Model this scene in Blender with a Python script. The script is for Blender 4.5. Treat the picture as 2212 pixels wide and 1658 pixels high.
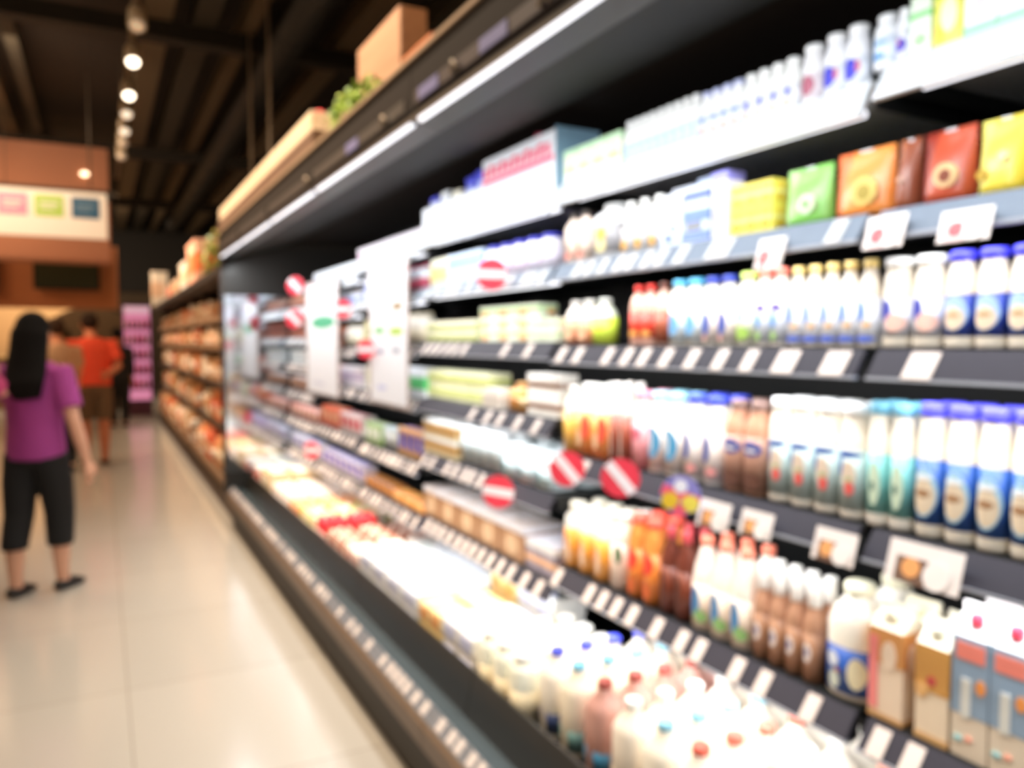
import bpy, bmesh, math, random
from mathutils import Vector, Matrix
random.seed(7)
for o in list(bpy.data.objects): bpy.data.objects.remove(o)
C = bpy.context.scene.collection
PI = math.pi

# ------------------------------------------------------------------ camera, world, exposure, lights
F = 1700.0; EYE = 1.42; TH = math.radians(27.62); PT = math.radians(3.165)
cam = bpy.data.cameras.new('camera'); camo = bpy.data.objects.new('camera', cam); C.objects.link(camo)
cam.sensor_width = 36; cam.lens = F/2212*36; cam.clip_start = 0.02; cam.clip_end = 100
camo.location = (0, 0, EYE); camo.rotation_euler = (PI/2-PT, 0, -TH)
cam.dof.use_dof = True; cam.dof.focus_distance = 0.15; cam.dof.aperture_fstop = 15.5
bpy.context.scene.camera = camo
sc = bpy.context.scene
sc.view_settings.view_transform = 'Standard'; sc.view_settings.look = 'None'
sc.view_settings.gamma = 1.0; sc.view_settings.use_curve_mapping = False
sc.view_settings.exposure = 0.22
W = bpy.data.worlds.new('world'); sc.world = W; W.use_nodes = True
W.node_tree.nodes['Background'].inputs[0].default_value = (1.0, 0.80, 0.62, 1)
W.node_tree.nodes['Background'].inputs[1].default_value = 0.09

def area(name, loc, direction, sx, sy, power, col, spread=180):
    l = bpy.data.lights.new(name, 'AREA'); l.shape = 'RECTANGLE'; l.size = sx; l.size_y = sy
    l.energy = power; l.color = col; l.spread = math.radians(spread)
    o = bpy.data.objects.new(name, l); C.objects.link(o); o.location = loc
    z = -Vector(direction).normalized(); y = Vector((0, 1, 0)); y = (y - z*y.dot(z)).normalized(); x = y.cross(z)
    o.rotation_euler = Matrix((x, y, z)).transposed().to_euler()
    return o
COOL = (0.93, 0.97, 1.0)
area('canopy_light', (0.885, 2.95, 1.99), (0.48, 0, -1), 0.06, 6.5, 46, COOL)          # LED strip of the canopy
area('aisle_light', (-1.2, 2.6, 4.0), (0.1, 0.0, -1), 0.8, 7.0, 80, (1.0, 0.82, 0.60))
area('far_aisle_light', (-3.4, 11.5, 4.0), (0.8, 0, -1), 1.2, 9.0, 250, (1.0, 0.64, 0.36))
area('shelving_fill_light', (0.3, 11.0, 3.2), (0.75, 0, -1.0), 0.15, 8.0, 110, (1.0, 0.82, 0.64), 90)  # added fill over the aisle, brightens the warm shelving
area('back_wall_fill_light', (-1.0, 18.5, 4.0), (0, 0.8, -1), 3.0, 2.0, 230, (1.0, 0.78, 0.55))  # added fill without a fixture, lifts the dark back wall
area('bulkhead_fill_light', (-1.4, 9.0, 4.1), (0, 0.85, -0.5), 1.6, 0.4, 60, (1.0, 0.80, 0.60))  # added fill to brighten the hanging sign and the bulkhead
area('crate_fill_light', (0.25, 4.3, 3.5), (0.55, 0, -1.0), 0.12, 4.8, 95, (1.0, 0.82, 0.62), 110)  # added fill for the crate and the plant beside it

# ------------------------------------------------------------------ helpers
def lin(c):
    return tuple((x/12.92 if x <= 0.04045 else ((x+0.055)/1.055)**2.4) for x in c)
def rgb(h):
    h = h.lstrip('#'); return lin(tuple(int(h[i:i+2], 16)/255 for i in (0, 2, 4)))
_M = {}
def M(hexc, rough=0.45, metal=0.0, emit=0.0, noise=0.0, spec=0.5, alpha=1.0, trans=0.0):
    key = (hexc, rough, metal, emit, noise, spec, alpha, trans)
    if key in _M: return _M[key]
    m = bpy.data.materials.new('mat_'+hexc.strip('#')); m.use_nodes = True
    nt = m.node_tree; b = nt.nodes['Principled BSDF']; c = rgb(hexc)
    b.inputs['Base Color'].default_value = (*c, 1); b.inputs['Roughness'].default_value = rough
    b.inputs['Metallic'].default_value = metal; b.inputs['Specular IOR Level'].default_value = spec
    b.inputs['Transmission Weight'].default_value = trans
    if emit:
        b.inputs['Emission Color'].default_value = (*c, 1); b.inputs['Emission Strength'].default_value = emit
    n = noise if noise else 0.05
    tx = nt.nodes.new('ShaderNodeTexNoise'); tx.inputs['Scale'].default_value = 14 if noise else 30
    tc = nt.nodes.new('ShaderNodeTexCoord'); nt.links.new(tc.outputs['Object'], tx.inputs['Vector'])
    mx = nt.nodes.new('ShaderNodeMix'); mx.data_type = 'RGBA'
    nt.links.new(tx.outputs['Fac'], mx.inputs['Factor'])
    mx.inputs['A'].default_value = (*[x*(1-n) for x in c], 1); mx.inputs['B'].default_value = (*[min(1, x*(1+n)) for x in c], 1)
    nt.links.new(mx.outputs['Result'], b.inputs['Base Color'])
    _M[key] = m; return m

def wood(hexa, hexb, name, scale=(30, 2, 30), rough=0.5):
    m = bpy.data.materials.new(name); m.use_nodes = True; nt = m.node_tree; b = nt.nodes['Principled BSDF']
    tc = nt.nodes.new('ShaderNodeTexCoord'); mp = nt.nodes.new('ShaderNodeMapping'); mp.inputs['Scale'].default_value = scale
    tx = nt.nodes.new('ShaderNodeTexNoise'); tx.inputs['Scale'].default_value = 1.0; tx.inputs['Detail'].default_value = 5
    mx = nt.nodes.new('ShaderNodeMix'); mx.data_type = 'RGBA'
    nt.links.new(tc.outputs['Object'], mp.inputs['Vector']); nt.links.new(mp.outputs['Vector'], tx.inputs['Vector'])
    nt.links.new(tx.outputs['Fac'], mx.inputs['Factor'])
    mx.inputs['A'].default_value = (*rgb(hexa), 1); mx.inputs['B'].default_value = (*rgb(hexb), 1)
    nt.links.new(mx.outputs['Result'], b.inputs['Base Color']); b.inputs['Roughness'].default_value = rough
    return m

class MB:
    def __init__(s): s.v = []; s.f = []; s.mi = []; s.sm = []; s.mats = []
    def mat(s, m):
        if m not in s.mats: s.mats.append(m)
        return s.mats.index(m)
    def add(s, vs, fs, m, smooth=False):
        o = len(s.v); s.v += [tuple(v) for v in vs]; k = s.mat(m)
        for f in fs: s.f.append([i+o for i in f]); s.mi.append(k); s.sm.append(smooth)
    def box(s, a, b, m):
        x0, y0, z0 = a; x1, y1, z1 = b
        vs = [(x0,y0,z0),(x1,y0,z0),(x1,y1,z0),(x0,y1,z0),(x0,y0,z1),(x1,y0,z1),(x1,y1,z1),(x0,y1,z1)]
        s.add(vs, [(0,3,2,1),(4,5,6,7),(0,1,5,4),(1,2,6,5),(2,3,7,6),(3,0,4,7)], m)
    def prism(s, pts, y0, y1, m):            # pts in (x, z), extruded along y
        n = len(pts); vs = [(p[0], y0, p[1]) for p in pts] + [(p[0], y1, p[1]) for p in pts]
        fs = [tuple(range(n)), tuple(range(2*n-1, n-1, -1))] + [(i, i+n, (i+1) % n+n, (i+1) % n) for i in range(n)]
        s.add(vs, fs, m)
    def lathe(s, prof, m, n=20, e=2.0, sx=1.0, sy=1.0, c=(0, 0, 0)):   # prof [(r, z)], superellipse exponent e
        vs = []
        for (r, z) in prof:
            for i in range(n):
                a = 2*PI*(i+0.5)/n; ca, sa = math.cos(a), math.sin(a)
                q = (abs(ca)**e+abs(sa)**e)**(-1/e)
                vs.append((c[0]+r*q*ca*sx, c[1]+r*q*sa*sy, c[2]+z))
        fs = []
        for j in range(len(prof)-1):
            for i in range(n):
                k = (i+1) % n; fs.append((j*n+i, j*n+k, (j+1)*n+k, (j+1)*n+i))
        fs.append(tuple(range(n-1, -1, -1))); fs.append(tuple((len(prof)-1)*n+i for i in range(n)))
        s.add(vs, fs, m, True)
    def emblem(s, r, e, sx, yc, zc, ry, rz, m, off=0.0012, sq=False):   # elliptical patch wrapped on the front (-x) side
        vs = []; fs = []; rings = 4; n = 16
        def P(y, z):
            t = min(0.999, abs(y)/(r*1.0)); x = -(1-t**e)**(1/e)*r*sx; return (x-off, y, z)
        vs.append(P(yc, zc))
        for j in range(1, rings+1):
            for i in range(n):
                a = 2*PI*i/n; ca, sa = math.cos(a), math.sin(a)
                if sq: q = 1/max(abs(ca), abs(sa)); ca *= q; sa *= q
                vs.append(P(yc+ry*ca*j/rings, zc+rz*sa*j/rings))
        for i in range(n): fs.append((0, 1+(i+1) % n, 1+i))
        for j in range(rings-1):
            for i in range(n):
                k = (i+1) % n; fs.append((1+j*n+i, 1+j*n+k, 1+(j+1)*n+k, 1+(j+1)*n+i))
        s.add(vs, fs, m, True)
    def tube(s, pts, rad, m, n=10, lat=None):
        pts = [Vector(p) for p in pts]; rings = []
        up = Vector((0, 0, 1)) if lat is None else Vector(lat)
        for i, p in enumerate(pts):
            d = (pts[min(i+1, len(pts)-1)]-pts[max(i-1, 0)]).normalized()
            u = up if abs(d.dot(up.normalized())) < 0.95 else Vector((1, 0, 0))
            x = (u-d*u.dot(d)).normalized(); y = d.cross(x)
            r = rad[i] if isinstance(rad, (list, tuple)) else rad
            rx, ry = r if isinstance(r, (list, tuple)) else (r, r)
            rings.append([p+x*rx*math.cos(2*PI*k/n)+y*ry*math.sin(2*PI*k/n) for k in range(n)])
        vs = [v for rg in rings for v in rg]; fs = []
        for j in range(len(rings)-1):
            for i in range(n):
                k = (i+1) % n; fs.append((j*n+i, j*n+k, (j+1)*n+k, (j+1)*n+i))
        fs.append(tuple(range(n-1, -1, -1))); fs.append(tuple((len(rings)-1)*n+i for i in range(n)))
        s.add(vs, fs, m, True)
    def ball(s, c, r, m, n=14, k=9):
        rx, ry, rz = r if isinstance(r, (tuple, list)) else (r, r, r)
        prof = [(math.sin(PI*j/k), -math.cos(PI*j/k)) for j in range(0, k+1)]
        prof[0] = (0.02, -1); prof[-1] = (0.02, 1); vs = []
        for (q, z) in prof:
            for i in range(n):
                a = 2*PI*i/n; vs.append((c[0]+rx*q*math.cos(a), c[1]+ry*q*math.sin(a), c[2]+rz*z))
        fs = [(j*n+i, j*n+(i+1) % n, (j+1)*n+(i+1) % n, (j+1)*n+i) for j in range(k) for i in range(n)]
        fs.append(tuple(range(n-1, -1, -1))); fs.append(tuple(k*n+i for i in range(n)))
        s.add(vs, fs, m, True)
    def mesh(s, name):
        me = bpy.data.meshes.new(name); me.from_pydata(s.v, [], s.f)
        for m in s.mats: me.materials.append(m)
        for i, p in enumerate(me.polygons): p.material_index = s.mi[i]; p.use_smooth = s.sm[i]
        me.update(); return me
def link(name, me, parent=None, loc=(0, 0, 0), rz=0.0):
    o = bpy.data.objects.new(name, me); C.objects.link(o); o.location = loc; o.rotation_euler.z = rz
    if parent: o.parent = parent
    return o
def build(name, mb, parent=None, loc=(0, 0, 0), rz=0.0): return link(name, mb.mesh(name), parent, loc, rz)
LABELS = {}
def tag(o, label, cat, group=None):
    o['label'] = label; o['category'] = cat
    if group: o['group'] = group
    LABELS.setdefault(label, []).append(o.name)
    nw = len(label.split())
    if nw > 16 or nw < 4: print('LABEL LENGTH', nw, label)
    return o
def thing(name, label, cat, loc=(0, 0, 0), rz=0, group=None):
    return tag(link(name, None, None, loc, rz), label, cat, group)
def struct(name, mb): o = build(name, mb); o['kind'] = 'structure'; return o
def spawn(parts, name, label, cat, loc, rz=0.0, group=None):
    """one thing from shared part meshes: parts = [(name, mesh, [sub-parts])]"""
    if len(parts) == 1 and not parts[0][2]:
        return tag(link(name, parts[0][1], None, loc, rz), label, cat, group)
    t = thing(name, label, cat, loc, rz, group)
    for (pn, me, subs) in parts:
        p = link(pn, me, t)
        for (sn, sm, _) in subs: link(sn, sm, p)
    return t

# place on the vertical plane X seen at a point of the photograph
def ray(px, py, X):
    k = (px-1106)/F; m = (829-py)/F
    ct, st, cp, sp = math.cos(TH), math.sin(TH), math.cos(PT), math.sin(PT)
    D = Vector((k*ct+m*st*sp+st*cp, -k*st+m*ct*sp+ct*cp, m*cp-sp))
    t = X/D.x; return t*D.y, EYE+t*D.z
def yat(px, X, z):
    k = (px-1106)/F; ct, st, cp, sp = math.cos(TH), math.sin(TH), math.cos(PT), math.sin(PT)
    return (X*ct-k*cp*X*st+k*(z-EYE)*sp)/(st+k*cp*ct)

# ------------------------------------------------------------------ setting
def floor_mat():
    m = bpy.data.materials.new('polished_tile'); m.use_nodes = True; nt = m.node_tree; b = nt.nodes['Principled BSDF']
    tc = nt.nodes.new('ShaderNodeTexCoord'); mp = nt.nodes.new('ShaderNodeMapping'); mp.inputs['Location'].default_value = (-0.066, 0.1, 0)
    br = nt.nodes.new('ShaderNodeTexBrick'); br.offset = 0.0; br.squash = 1.0
    br.inputs['Scale'].default_value = 1.0; br.inputs['Brick Width'].default_value = 0.9; br.inputs['Row Height'].default_value = 0.9
    br.inputs['Mortar Size'].default_value = 0.003; br.inputs['Mortar Smooth'].default_value = 0.3
    br.inputs['Color1'].default_value = (*rgb('#bab3a9'), 1); br.inputs['Color2'].default_value = (*rgb('#b6afa5'), 1)
    br.inputs['Mortar'].default_value = (*rgb('#989082'), 1)
    nt.links.new(tc.outputs['Object'], mp.inputs['Vector']); nt.links.new(mp.outputs['Vector'], br.inputs['Vector'])
    nt.links.new(br.outputs['Color'], b.inputs['Base Color'])
    b.inputs['Roughness'].default_value = 0.16; b.inputs['Specular IOR Level'].default_value = 0.7
    return m
mb = MB(); mb.box((-6, -1.5, -0.1), (4.5, 24, 0), floor_mat()); struct('floor', mb)
dark = M('#2b2118', 0.8); darker = M('#15120e', 0.8)
mb = MB(); mb.box((-6, -1.5, 4.6), (4.5, 24, 4.7), dark); struct('ceiling', mb)
mb = MB(); mb.box((-6, 24, 0), (4.5, 24.1, 4.6), M('#4a3a28', 0.8)); struct('wall_back', mb)
mb = MB(); mb.box((-5.9, 20.0, 0), (0.1, 20.2, 2.9), M('#b8956a', 0.8)); struct('trim_33', mb)
mb = MB(); mb.box((-5.95, 23.9, 2.75), (4.45, 23.99, 4.58), M('#1c1712', 0.8)); struct('trim_40', mb)  # dark sheet put in for the unlit upper part of the back wall
mb = MB(); mb.box((4.5, -1.5, 0), (4.6, 24.1, 4.6), M('#3a2a1c', 0.8)); struct('wall_right', mb)
mb = MB(); mb.box((-6.1, -1.5, 0), (-6, 24.1, 4.6), M('#8a6f50', 0.8)); struct('wall_left', mb)
# joists running down the aisle, cross girders, ducts
rib = M('#6b5a42', 0.75); ribd = M('#40382a', 0.75)
for i, x in enumerate([-2.9, -2.1, -1.5, -1.05, -0.7, 0.55, 0.95, 1.35, 1.8, 2.3, 2.9, 3.5]):
    mb = MB(); w = [0.10, 0.06, 0.12][i % 3]
    mb.box((x-w, -1.4, 4.38), (x+w, 23.9, 4.6), rib if i % 2 else ribd); struct('trim_%d' % (i+1), mb)
for i, y in enumerate([8.2, 13.6, 18.5]):
    mb = MB(); mb.box((-5.9, y-0.09, 4.22), (4.4, y+0.09, 4.38), M('#30281e', 0.8)); struct('trim_%d' % (20+i), mb)
def duct(x, z, r, y0, y1, label, col):
    mb = MB(); m = M(col, 0.6)
    mb.tube([(x, y, z) for y in (y0, (y0+y1)/2, y1)], r, m, 20)
    k = y0
    while k < y1: mb.tube([(x, k, z), (x, k+0.04, z)], r*1.04, m, 20); k += 1.1
    tag(build('air_duct', mb), label, 'duct')
duct(1.55, 4.05, 0.14, 2.6, 20, 'dark round air duct slanting across the ceiling right of spotlights', '#1d1a17')
duct(-1.9, 4.1, 0.18, 5.0, 20, 'black round air duct under the ceiling left of the spotlights', '#161412')

# pendant rods over the second shelving
for i, (px, top, yb) in enumerate([(545, 250, 400), (585, 180, 380)]):
    Y, z = ray(px, yb, 1.35)
    mb = MB(); mb.tube([(1.35, Y, z-0.5), (1.35, Y, 4.4)], 0.014, M('#b8a48c', 0.5), 8)
    tag(build('hanging_rod', mb), ['slim vertical rod hanging from ceiling, left one behind the crate', 'slim vertical rod hanging from ceiling, right one behind the crate'][i], 'rod')

# track with spotlights
TX = 0.285
mb = MB(); mb.box((TX-0.02, 3.0, 3.78), (TX+0.02, 13.0, 3.82), M('#8b7355', 0.5))
for y in (3.5, 6.7, 9.9, 12.6): mb.tube([(TX, y, 3.8), (TX, y, 4.6)], 0.008, M('#55483a'), 6)
tag(build('light_track', mb), 'ceiling track carrying the row of spotlights over the aisle', 'light track')
ordn = ['first', 'second', 'third', 'fourth', 'fifth', 'sixth', 'seventh', 'eighth', 'ninth', 'tenth', 'eleventh', 'twelfth', 'thirteenth', 'fourteenth', 'fifteenth', 'sixteenth', 'seventeenth', 'eighteenth', 'nineteenth', 'twentieth'] + [str(i)+'th' for i in range(21, 60)]
for i, y in enumerate([4.9, 5.4, 6.15, 6.95, 7.9, 8.55, 9.25, 9.8, 10.5]):
    t = thing('track_spotlight', 'ceiling track spotlight over the aisle, %s from the top of the picture' % ordn[i], 'spotlight', (TX, y, 3.6), group='track spotlights')
    hb = MB(); hb.tube([(0, 0.05, 0.14), (0, 0.03, 0.10), (0, -0.05, -0.02)], [0.035, 0.055, 0.062], M('#b39b7c', 0.35), 14); build('housing', hb, t)
    sb = MB(); sb.tube([(0, 0.05, 0.13), (0, 0.05, 0.19)], 0.014, M('#8b7355'), 8); build('bracket', sb, t)
    lb = MB(); on = i in (1, 3, 4); lb.tube([(0, -0.050, -0.020), (0, -0.060, -0.034)], [0.048, 0.04], M('#ffe9cc', 0.4, emit=(5.0 if on else (1.0 if i in (5, 6) else 0.15))), 14); build('lens', lb, t)

# ------------------------------------------------------------------ refrigerated display case
RX = 1.255                        # front of every shelf rail
blk = M('#141616', 0.5); slate = M('#3a3840', 0.6, spec=0.15); steel = M('#7f878c', 0.35, 0.3); steeld = M('#414a54', 0.4, 0.2); greyw = M('#c9cdd1', 0.35)
bumper_m = M('#5c4836', 0.45); kick_m = M('#1e170f', 0.6); tagm = M('#d3c4bb', 0.6); tagw = M('#d2d0cf', 0.5)
tube_m = M('#f3f5ff', 0.4, emit=1.3); glassy = M('#566266', 0.18, 0.25)
SECT = {'A': (-0.14, 1.0), 'B': (1.0, 2.15), 'C': (2.15, 3.33), 'D': (3.33, 4.3), 'E': (4.3, 5.28), 'F': (5.28, 6.24)}
LEV = {'A': [1.925, 1.66, 1.405, 1.066, 0.70], 'B': [1.905, 1.66, 1.405, 1.066, 0.70],
       'C': [1.89, 1.655, 1.415, 1.165, 0.92, 0.63], 'D': [1.86, 1.64, 1.40, 1.15, 0.86, 0.61],
       'E': [1.80, 1.60, 1.38, 1.15, 0.87, 0.61], 'F': [1.66, 1.44, 1.25, 1.05, 0.85, 0.61]}
SLAB = {'A': 'nearest section of the refrigerated case at the right picture edge', 'B': 'refrigerated case section holding the tall row of milk bottles',
        'C': 'refrigerated case section with boxes, right of the two hanging posters', 'D': 'refrigerated case section behind the wider hanging poster',
        'E': 'refrigerated case section behind the narrower hanging poster', 'F': 'farthest refrigerated case section beside the mirrored end panel'}
TAGS = {('B', 2): [1215, 1251, 1315, 1356, 1393, 1441, 1497, 1558, 1621, 1700, 1806], ('A', 2): [1892, 1992],
        ('B', 4): [1206, 1275, 1303, 1333, 1367, 1420, 1474, 1512, 1593, 1650, 1753], ('A', 4): [1900, 1972],
        ('B', 1): [1250, 1275, 1305, 1340, 1365, 1400, 1430, 1475, 1545, 1570, 1810], ('A', 1): [],
        ('B', 3): [1230, 1262], ('A', 3): [], ('C', 3): [1022, 1055, 1082, 1120, 1160], ('C', 2): [1093, 1143, 920, 935, 950, 968, 985, 1005],
        ('C', 5): [925, 940, 955, 972, 990, 1006, 1022, 1040, 1060, 1082, 1105, 1135, 1165],
        ('C', 4): [918, 935, 968, 985, 1005, 1020, 1040, 1068]}
tagmesh = {}
def tag_mesh(w, m):
    if (w, m.name) not in tagmesh:
        mb = MB(); mb.prism([(-0.0030, -0.050), (0.0305, -0.004), (0.0325, -0.006), (-0.001, -0.052)], -w/2, w/2, m)
        mb.prism([(0.004, -0.0405), (0.012, -0.0295), (0.013, -0.0305), (0.005, -0.0415)], -w*0.35, w*0.1, M('#c9aa9c', 0.6))
        tagmesh[(w, m.name)] = mb.mesh('price_tag')
    return tagmesh[(w, m.name)]
for s, (y0, y1) in SECT.items():
    t = thing('display_case', SLAB[s], 'display case', ((0.82), (y0+y1)/2, 0), group='refrigerated case sections')
    Yc = (y0+y1)/2; h = (y1-y0)/2; e = 0.002
    def part(nm, mb, par=t): return link(nm, mb.mesh(nm), par, (-0.82 if par is t else 0, -Yc if par is t else 0, 0))
    a, b = y0+e, y1-e
    mb = MB(); mb.box((1.86, a, 0.0), (1.95, b, 2.2), blk); part('back_panel', mb)
    mb = MB(); mb.box((0.87, a, 0.0), (1.86, b, 0.19), kick_m); part('base', mb)
    mb = MB(); mb.prism([(0.82, 0.205), (0.82, 0.265), (0.835, 0.28), (0.86, 0.28), (0.9, 0.191), (0.83, 0.191)], a, b, bumper_m); part('bumper', mb)
    mb = MB(); mb.prism([(0.836, 0.280), (0.868, 0.314), (0.874, 0.310), (0.845, 0.277)], a, b, M('#6a6e74', 0.35)); pr = part('price_rail', mb)
    mb = MB(); mb.prism([(0.874, 0.310), (0.962, 0.272), (0.962, 0.262), (0.868, 0.29)], a, b, glassy); part('air_grille', mb)
    mb = MB(); mb.prism([(0.962, 0.191), (0.962, 0.272), (0.992, 0.405), (1.0, 0.405), (1.0, 0.191)], a, b, M('#211d17', 0.35)); mb.box((1.0, a, 0.191), (1.86, b, 0.33), blk); part('well', mb)
    mb = MB(); mb.prism([(0.80, 2.07), (0.80, 2.215), (1.86, 2.215), (1.86, 2.17), (1.30, 2.16), (0.90, 2.05)], a, b, M('#1e150f', 0.75, spec=0.2)); part('canopy', mb)
    mb = MB(); mb.prism([(0.790, 2.203), (0.790, 2.215), (0.80, 2.215), (0.80, 2.203)], a, b, M('#a08468', 0.5)); part('canopy_trim', mb)
    mb = MB(); mb.prism([(0.812, 2.045), (0.808, 2.085), (0.90, 2.08), (0.90, 2.03)], a, b, steeld)
    mb.prism([(0.90, 2.03), (0.90, 2.05), (1.30, 2.16), (1.30, 2.145)], a, b, M('#262624', 0.7, spec=0.2)); part('canopy_underside', mb)
    mb = MB(); mb.tube([(0.818, a+0.03, 2.043), (0.818, b-0.03, 2.043)], 0.0085, tube_m, 10); part('light_tube', mb)
    mb = MB(); mb.prism([(0.796, 2.078), (0.796, 2.115), (0.80, 2.115), (0.80, 2.078)], a+0.04, b-0.04, M({'A': '#33282e', 'B': '#33282e'}.get(s, '#1e1b1e'), 0.5)); part('fascia_rail', mb)
    for li, z in enumerate(LEV[s]):
        mb = MB(); mb.box((RX+0.035, a+0.012, z-0.016), (1.86, b-0.012, z-0.001), blk if li else greyw)
        mb.box((RX+0.05, a+0.012, z-0.05), (1.80, a+0.018, z-0.016), blk); mb.box((RX+0.05, b-0.018, z-0.05), (1.80, b-0.012, z-0.016), blk)
        sh = link('shelf', mb.mesh('shelf'), t, (-0.82, -Yc, 0))
        rm = M('#cdd1d6', 0.4) if li == 0 else (M('#7a8492', 0.5, spec=0.2) if li == 1 else slate)
        tall = 0.064 if li == 0 else 0.052
        mb = MB(); mb.prism([(RX, z-tall), (RX+0.033, z-0.001), (RX+0.038, z-0.001), (RX+0.012, z-tall)], a+0.012, b-0.012, rm)
        mb.prism([(RX-0.003, z-tall-0.006), (RX-0.003, z-tall), (RX+0.014, z-tall), (RX+0.014, z-tall-0.006)], a+0.012, b-0.012, M('#a9acb5', 0.4) if li else rm)
        link('price_rail', mb.mesh('price_rail'), sh)
        al = area('shelf_light', (RX+0.028, (a+b)/2, z-0.050), (0.25, 0, -1), 0.02, b-a-0.1, (b-a)*(0.35 if li == 0 else (1.3 if li == len(LEV[s])-1 and s not in 'AB' else (1.35 if li == 1 else 2.2)))*{'A': 1, 'B': 1, 'C': 0.7, 'D': 0.4, 'E': 0.36, 'F': 0.34}[s], (0.96, 0.98, 1.0))
        if li == 0 or (li == 1 and s in 'CDE'):
            mb = MB(); mb.tube([(RX+0.075, a+0.06, z-0.045), (RX+0.075, b-0.06, z-0.045)], 0.009, tube_m, 8)
            link('light_tube', mb.mesh('light_tube'), sh)
        if li > 0:
            tg = TAGS.get((s, li)); w = 0.034
            if tg is None:
                ys = []; y = a+0.06
                while y < b-0.04: ys.append(y); y += random.choice([0.05, 0.07, 0.11])
            else: ys = [yat(px, RX+0.016, z-0.026) for px in tg]
            for y in ys:
                if a+0.03 < y < b-0.03:
                    g = link('price_tag', tag_mesh(0.055 if (s in 'AB' and li == 2 and y < 1.25) else w, tagw if li == 1 else tagm), sh, (RX-0.002, y, z-0.0015))
    ys = []; y = a+0.05
    while y < b-0.04: ys.append(y); y += random.choice([0.055, 0.08, 0.08, 0.16])
    mb0 = MB(); mb0.prism([(0, 0), (0.026, 0.0295), (0.028, 0.028), (0.002, -0.0015)], -0.017, 0.017, tagm)
    me0 = mb0.mesh('price_tag')
    for y in ys: link('price_tag', me0, pr, (0.839, y, 0.2855))
# tan clips and printed strips along the canopy front
clipm = M('#8c7a64', 0.5)
for o in [q for q in C.objects if q.name.startswith('display_case')]:
    y0 = o.location.y
    for (px, py, kind) in [(1178, 12, 'c'), (985, 172, 'c'), (832, 286, 'c'), (665, 405, 'c'), (1065, 118, 's'), (925, 214, 's'), (760, 335, 's')]:
        Y, z = ray(px, py, 0.795)
        sec = [q for q, v in SECT.items() if v[0] <= Y < v[1]]
        if sec and abs((SECT[sec[0]][0]+SECT[sec[0]][1])/2-y0) < 1e-4:
            mb = MB()
            if kind == 'c': mb.tube([(0.792, Y-0.02, 2.082), (0.786, Y, 2.105), (0.792, Y+0.02, 2.082)], 0.006, clipm, 8); nm = 'clip'
            else: mb.box((0.7935, Y-0.07, 2.080), (0.7955, Y+0.07, 2.112), M('#6468a0', 0.4)); nm = 'printed_strip'
            link(nm, mb.mesh(nm), o, (-0.82, -y0, 0))
# mirrored end panel of the case, near-side shell hidden from the frame is left out
t = thing('end_panel', 'mirrored end panel closing the far end of the refrigerated case', 'panel', (1.3, 6.27, 0))
mb = MB(); mb.box((-0.42, 0.0, 0.0), (0.65, 0.04, 2.21), M('#1b1712', 0.5)); mb.box((-0.48, 0.0, 0.2), (-0.42, 0.04, 2.21), M('#1b1712', 0.5)); build('frame', mb, t)
mb = MB(); mb.box((-0.462, -0.008, 0.42), (0.56, -0.001, 1.76), M('#d5dadf', 0.08, 1.0)); build('mirror', mb, t)
mb = MB(); mb.box((-0.488, -0.012, 0.2), (-0.463, 0.045, 2.21), M('#2a2119', 0.4)); build('edge_trim', mb, t)

# ------------------------------------------------------------------ products
def P(parts): return parts
def bottle(w, h, body, cap, label=None, lz=(0.1, 0.55), emb=(), e=2.0, sh=0.66, nk=0.45, capf=0.10, d=None, capw=None, second=None):
    """bottle standing at the origin, front towards -x; emb = [(colour, y, z, ry, rz)] in units of w and h"""
    r = w/2; sx = (d or w)/w
    bm = M(body, 0.3) if isinstance(body, str) else body
    nr = r*nk; c0 = h*(1-capf); cr = r*(capw or nk*1.22)
    mb = MB(); prof = [(r*0.90, 0), (r, h*0.03), (r, h*sh*0.55), (r, h*sh), (r*0.93, h*(sh+0.05)), (r*0.70+nr*0.30, h*(sh+((0.88 if capf < 0.11 else 1-capf-0.02)-sh)*0.5)), (nr*1.05, h*(0.88 if capf < 0.11 else 1-capf-0.02)), (nr, c0+0.002)]
    mb.lathe(prof, bm, 20, e, sx, 1); parts = [('body', mb.mesh('body'), [])]
    if second:                                        # a coloured band of the drink itself or a sleeve
        col, za, zb = second; mb = MB(); mb.lathe([(r*1.004, h*za), (r*1.004, h*zb)], M(col, 0.4), 20, e, sx, 1); parts.append(('sleeve', mb.mesh('sleeve'), []))
    mb = MB(); mb.lathe([(cr*0.96, c0), (cr, c0+h*0.01), (cr, h*0.985), (cr*0.86, h)], M(cap, 0.4), 16, 2); parts.append(('cap', mb.mesh('cap'), []))
    if label:
        mb = MB(); z0, z1 = lz; z1 = min(z1, sh)
        mb.lathe([(r*1.008, h*z0), (r*1.008, h*z1)], M(label, 0.4), 20, e, sx, 1)
        subs = []
        if emb:
            eb = MB()
            for i, (c, y, z, ry, rz) in enumerate(emb): eb.emblem(r*1.012, e, sx, y*w, z*h, ry*w, rz*h, M(c, 0.45), 0.0010+0.0004*i)
            subs = [('emblem', eb.mesh('emblem'), [])]
        parts.append(('label', mb.mesh('label'), subs))
    return parts
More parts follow.
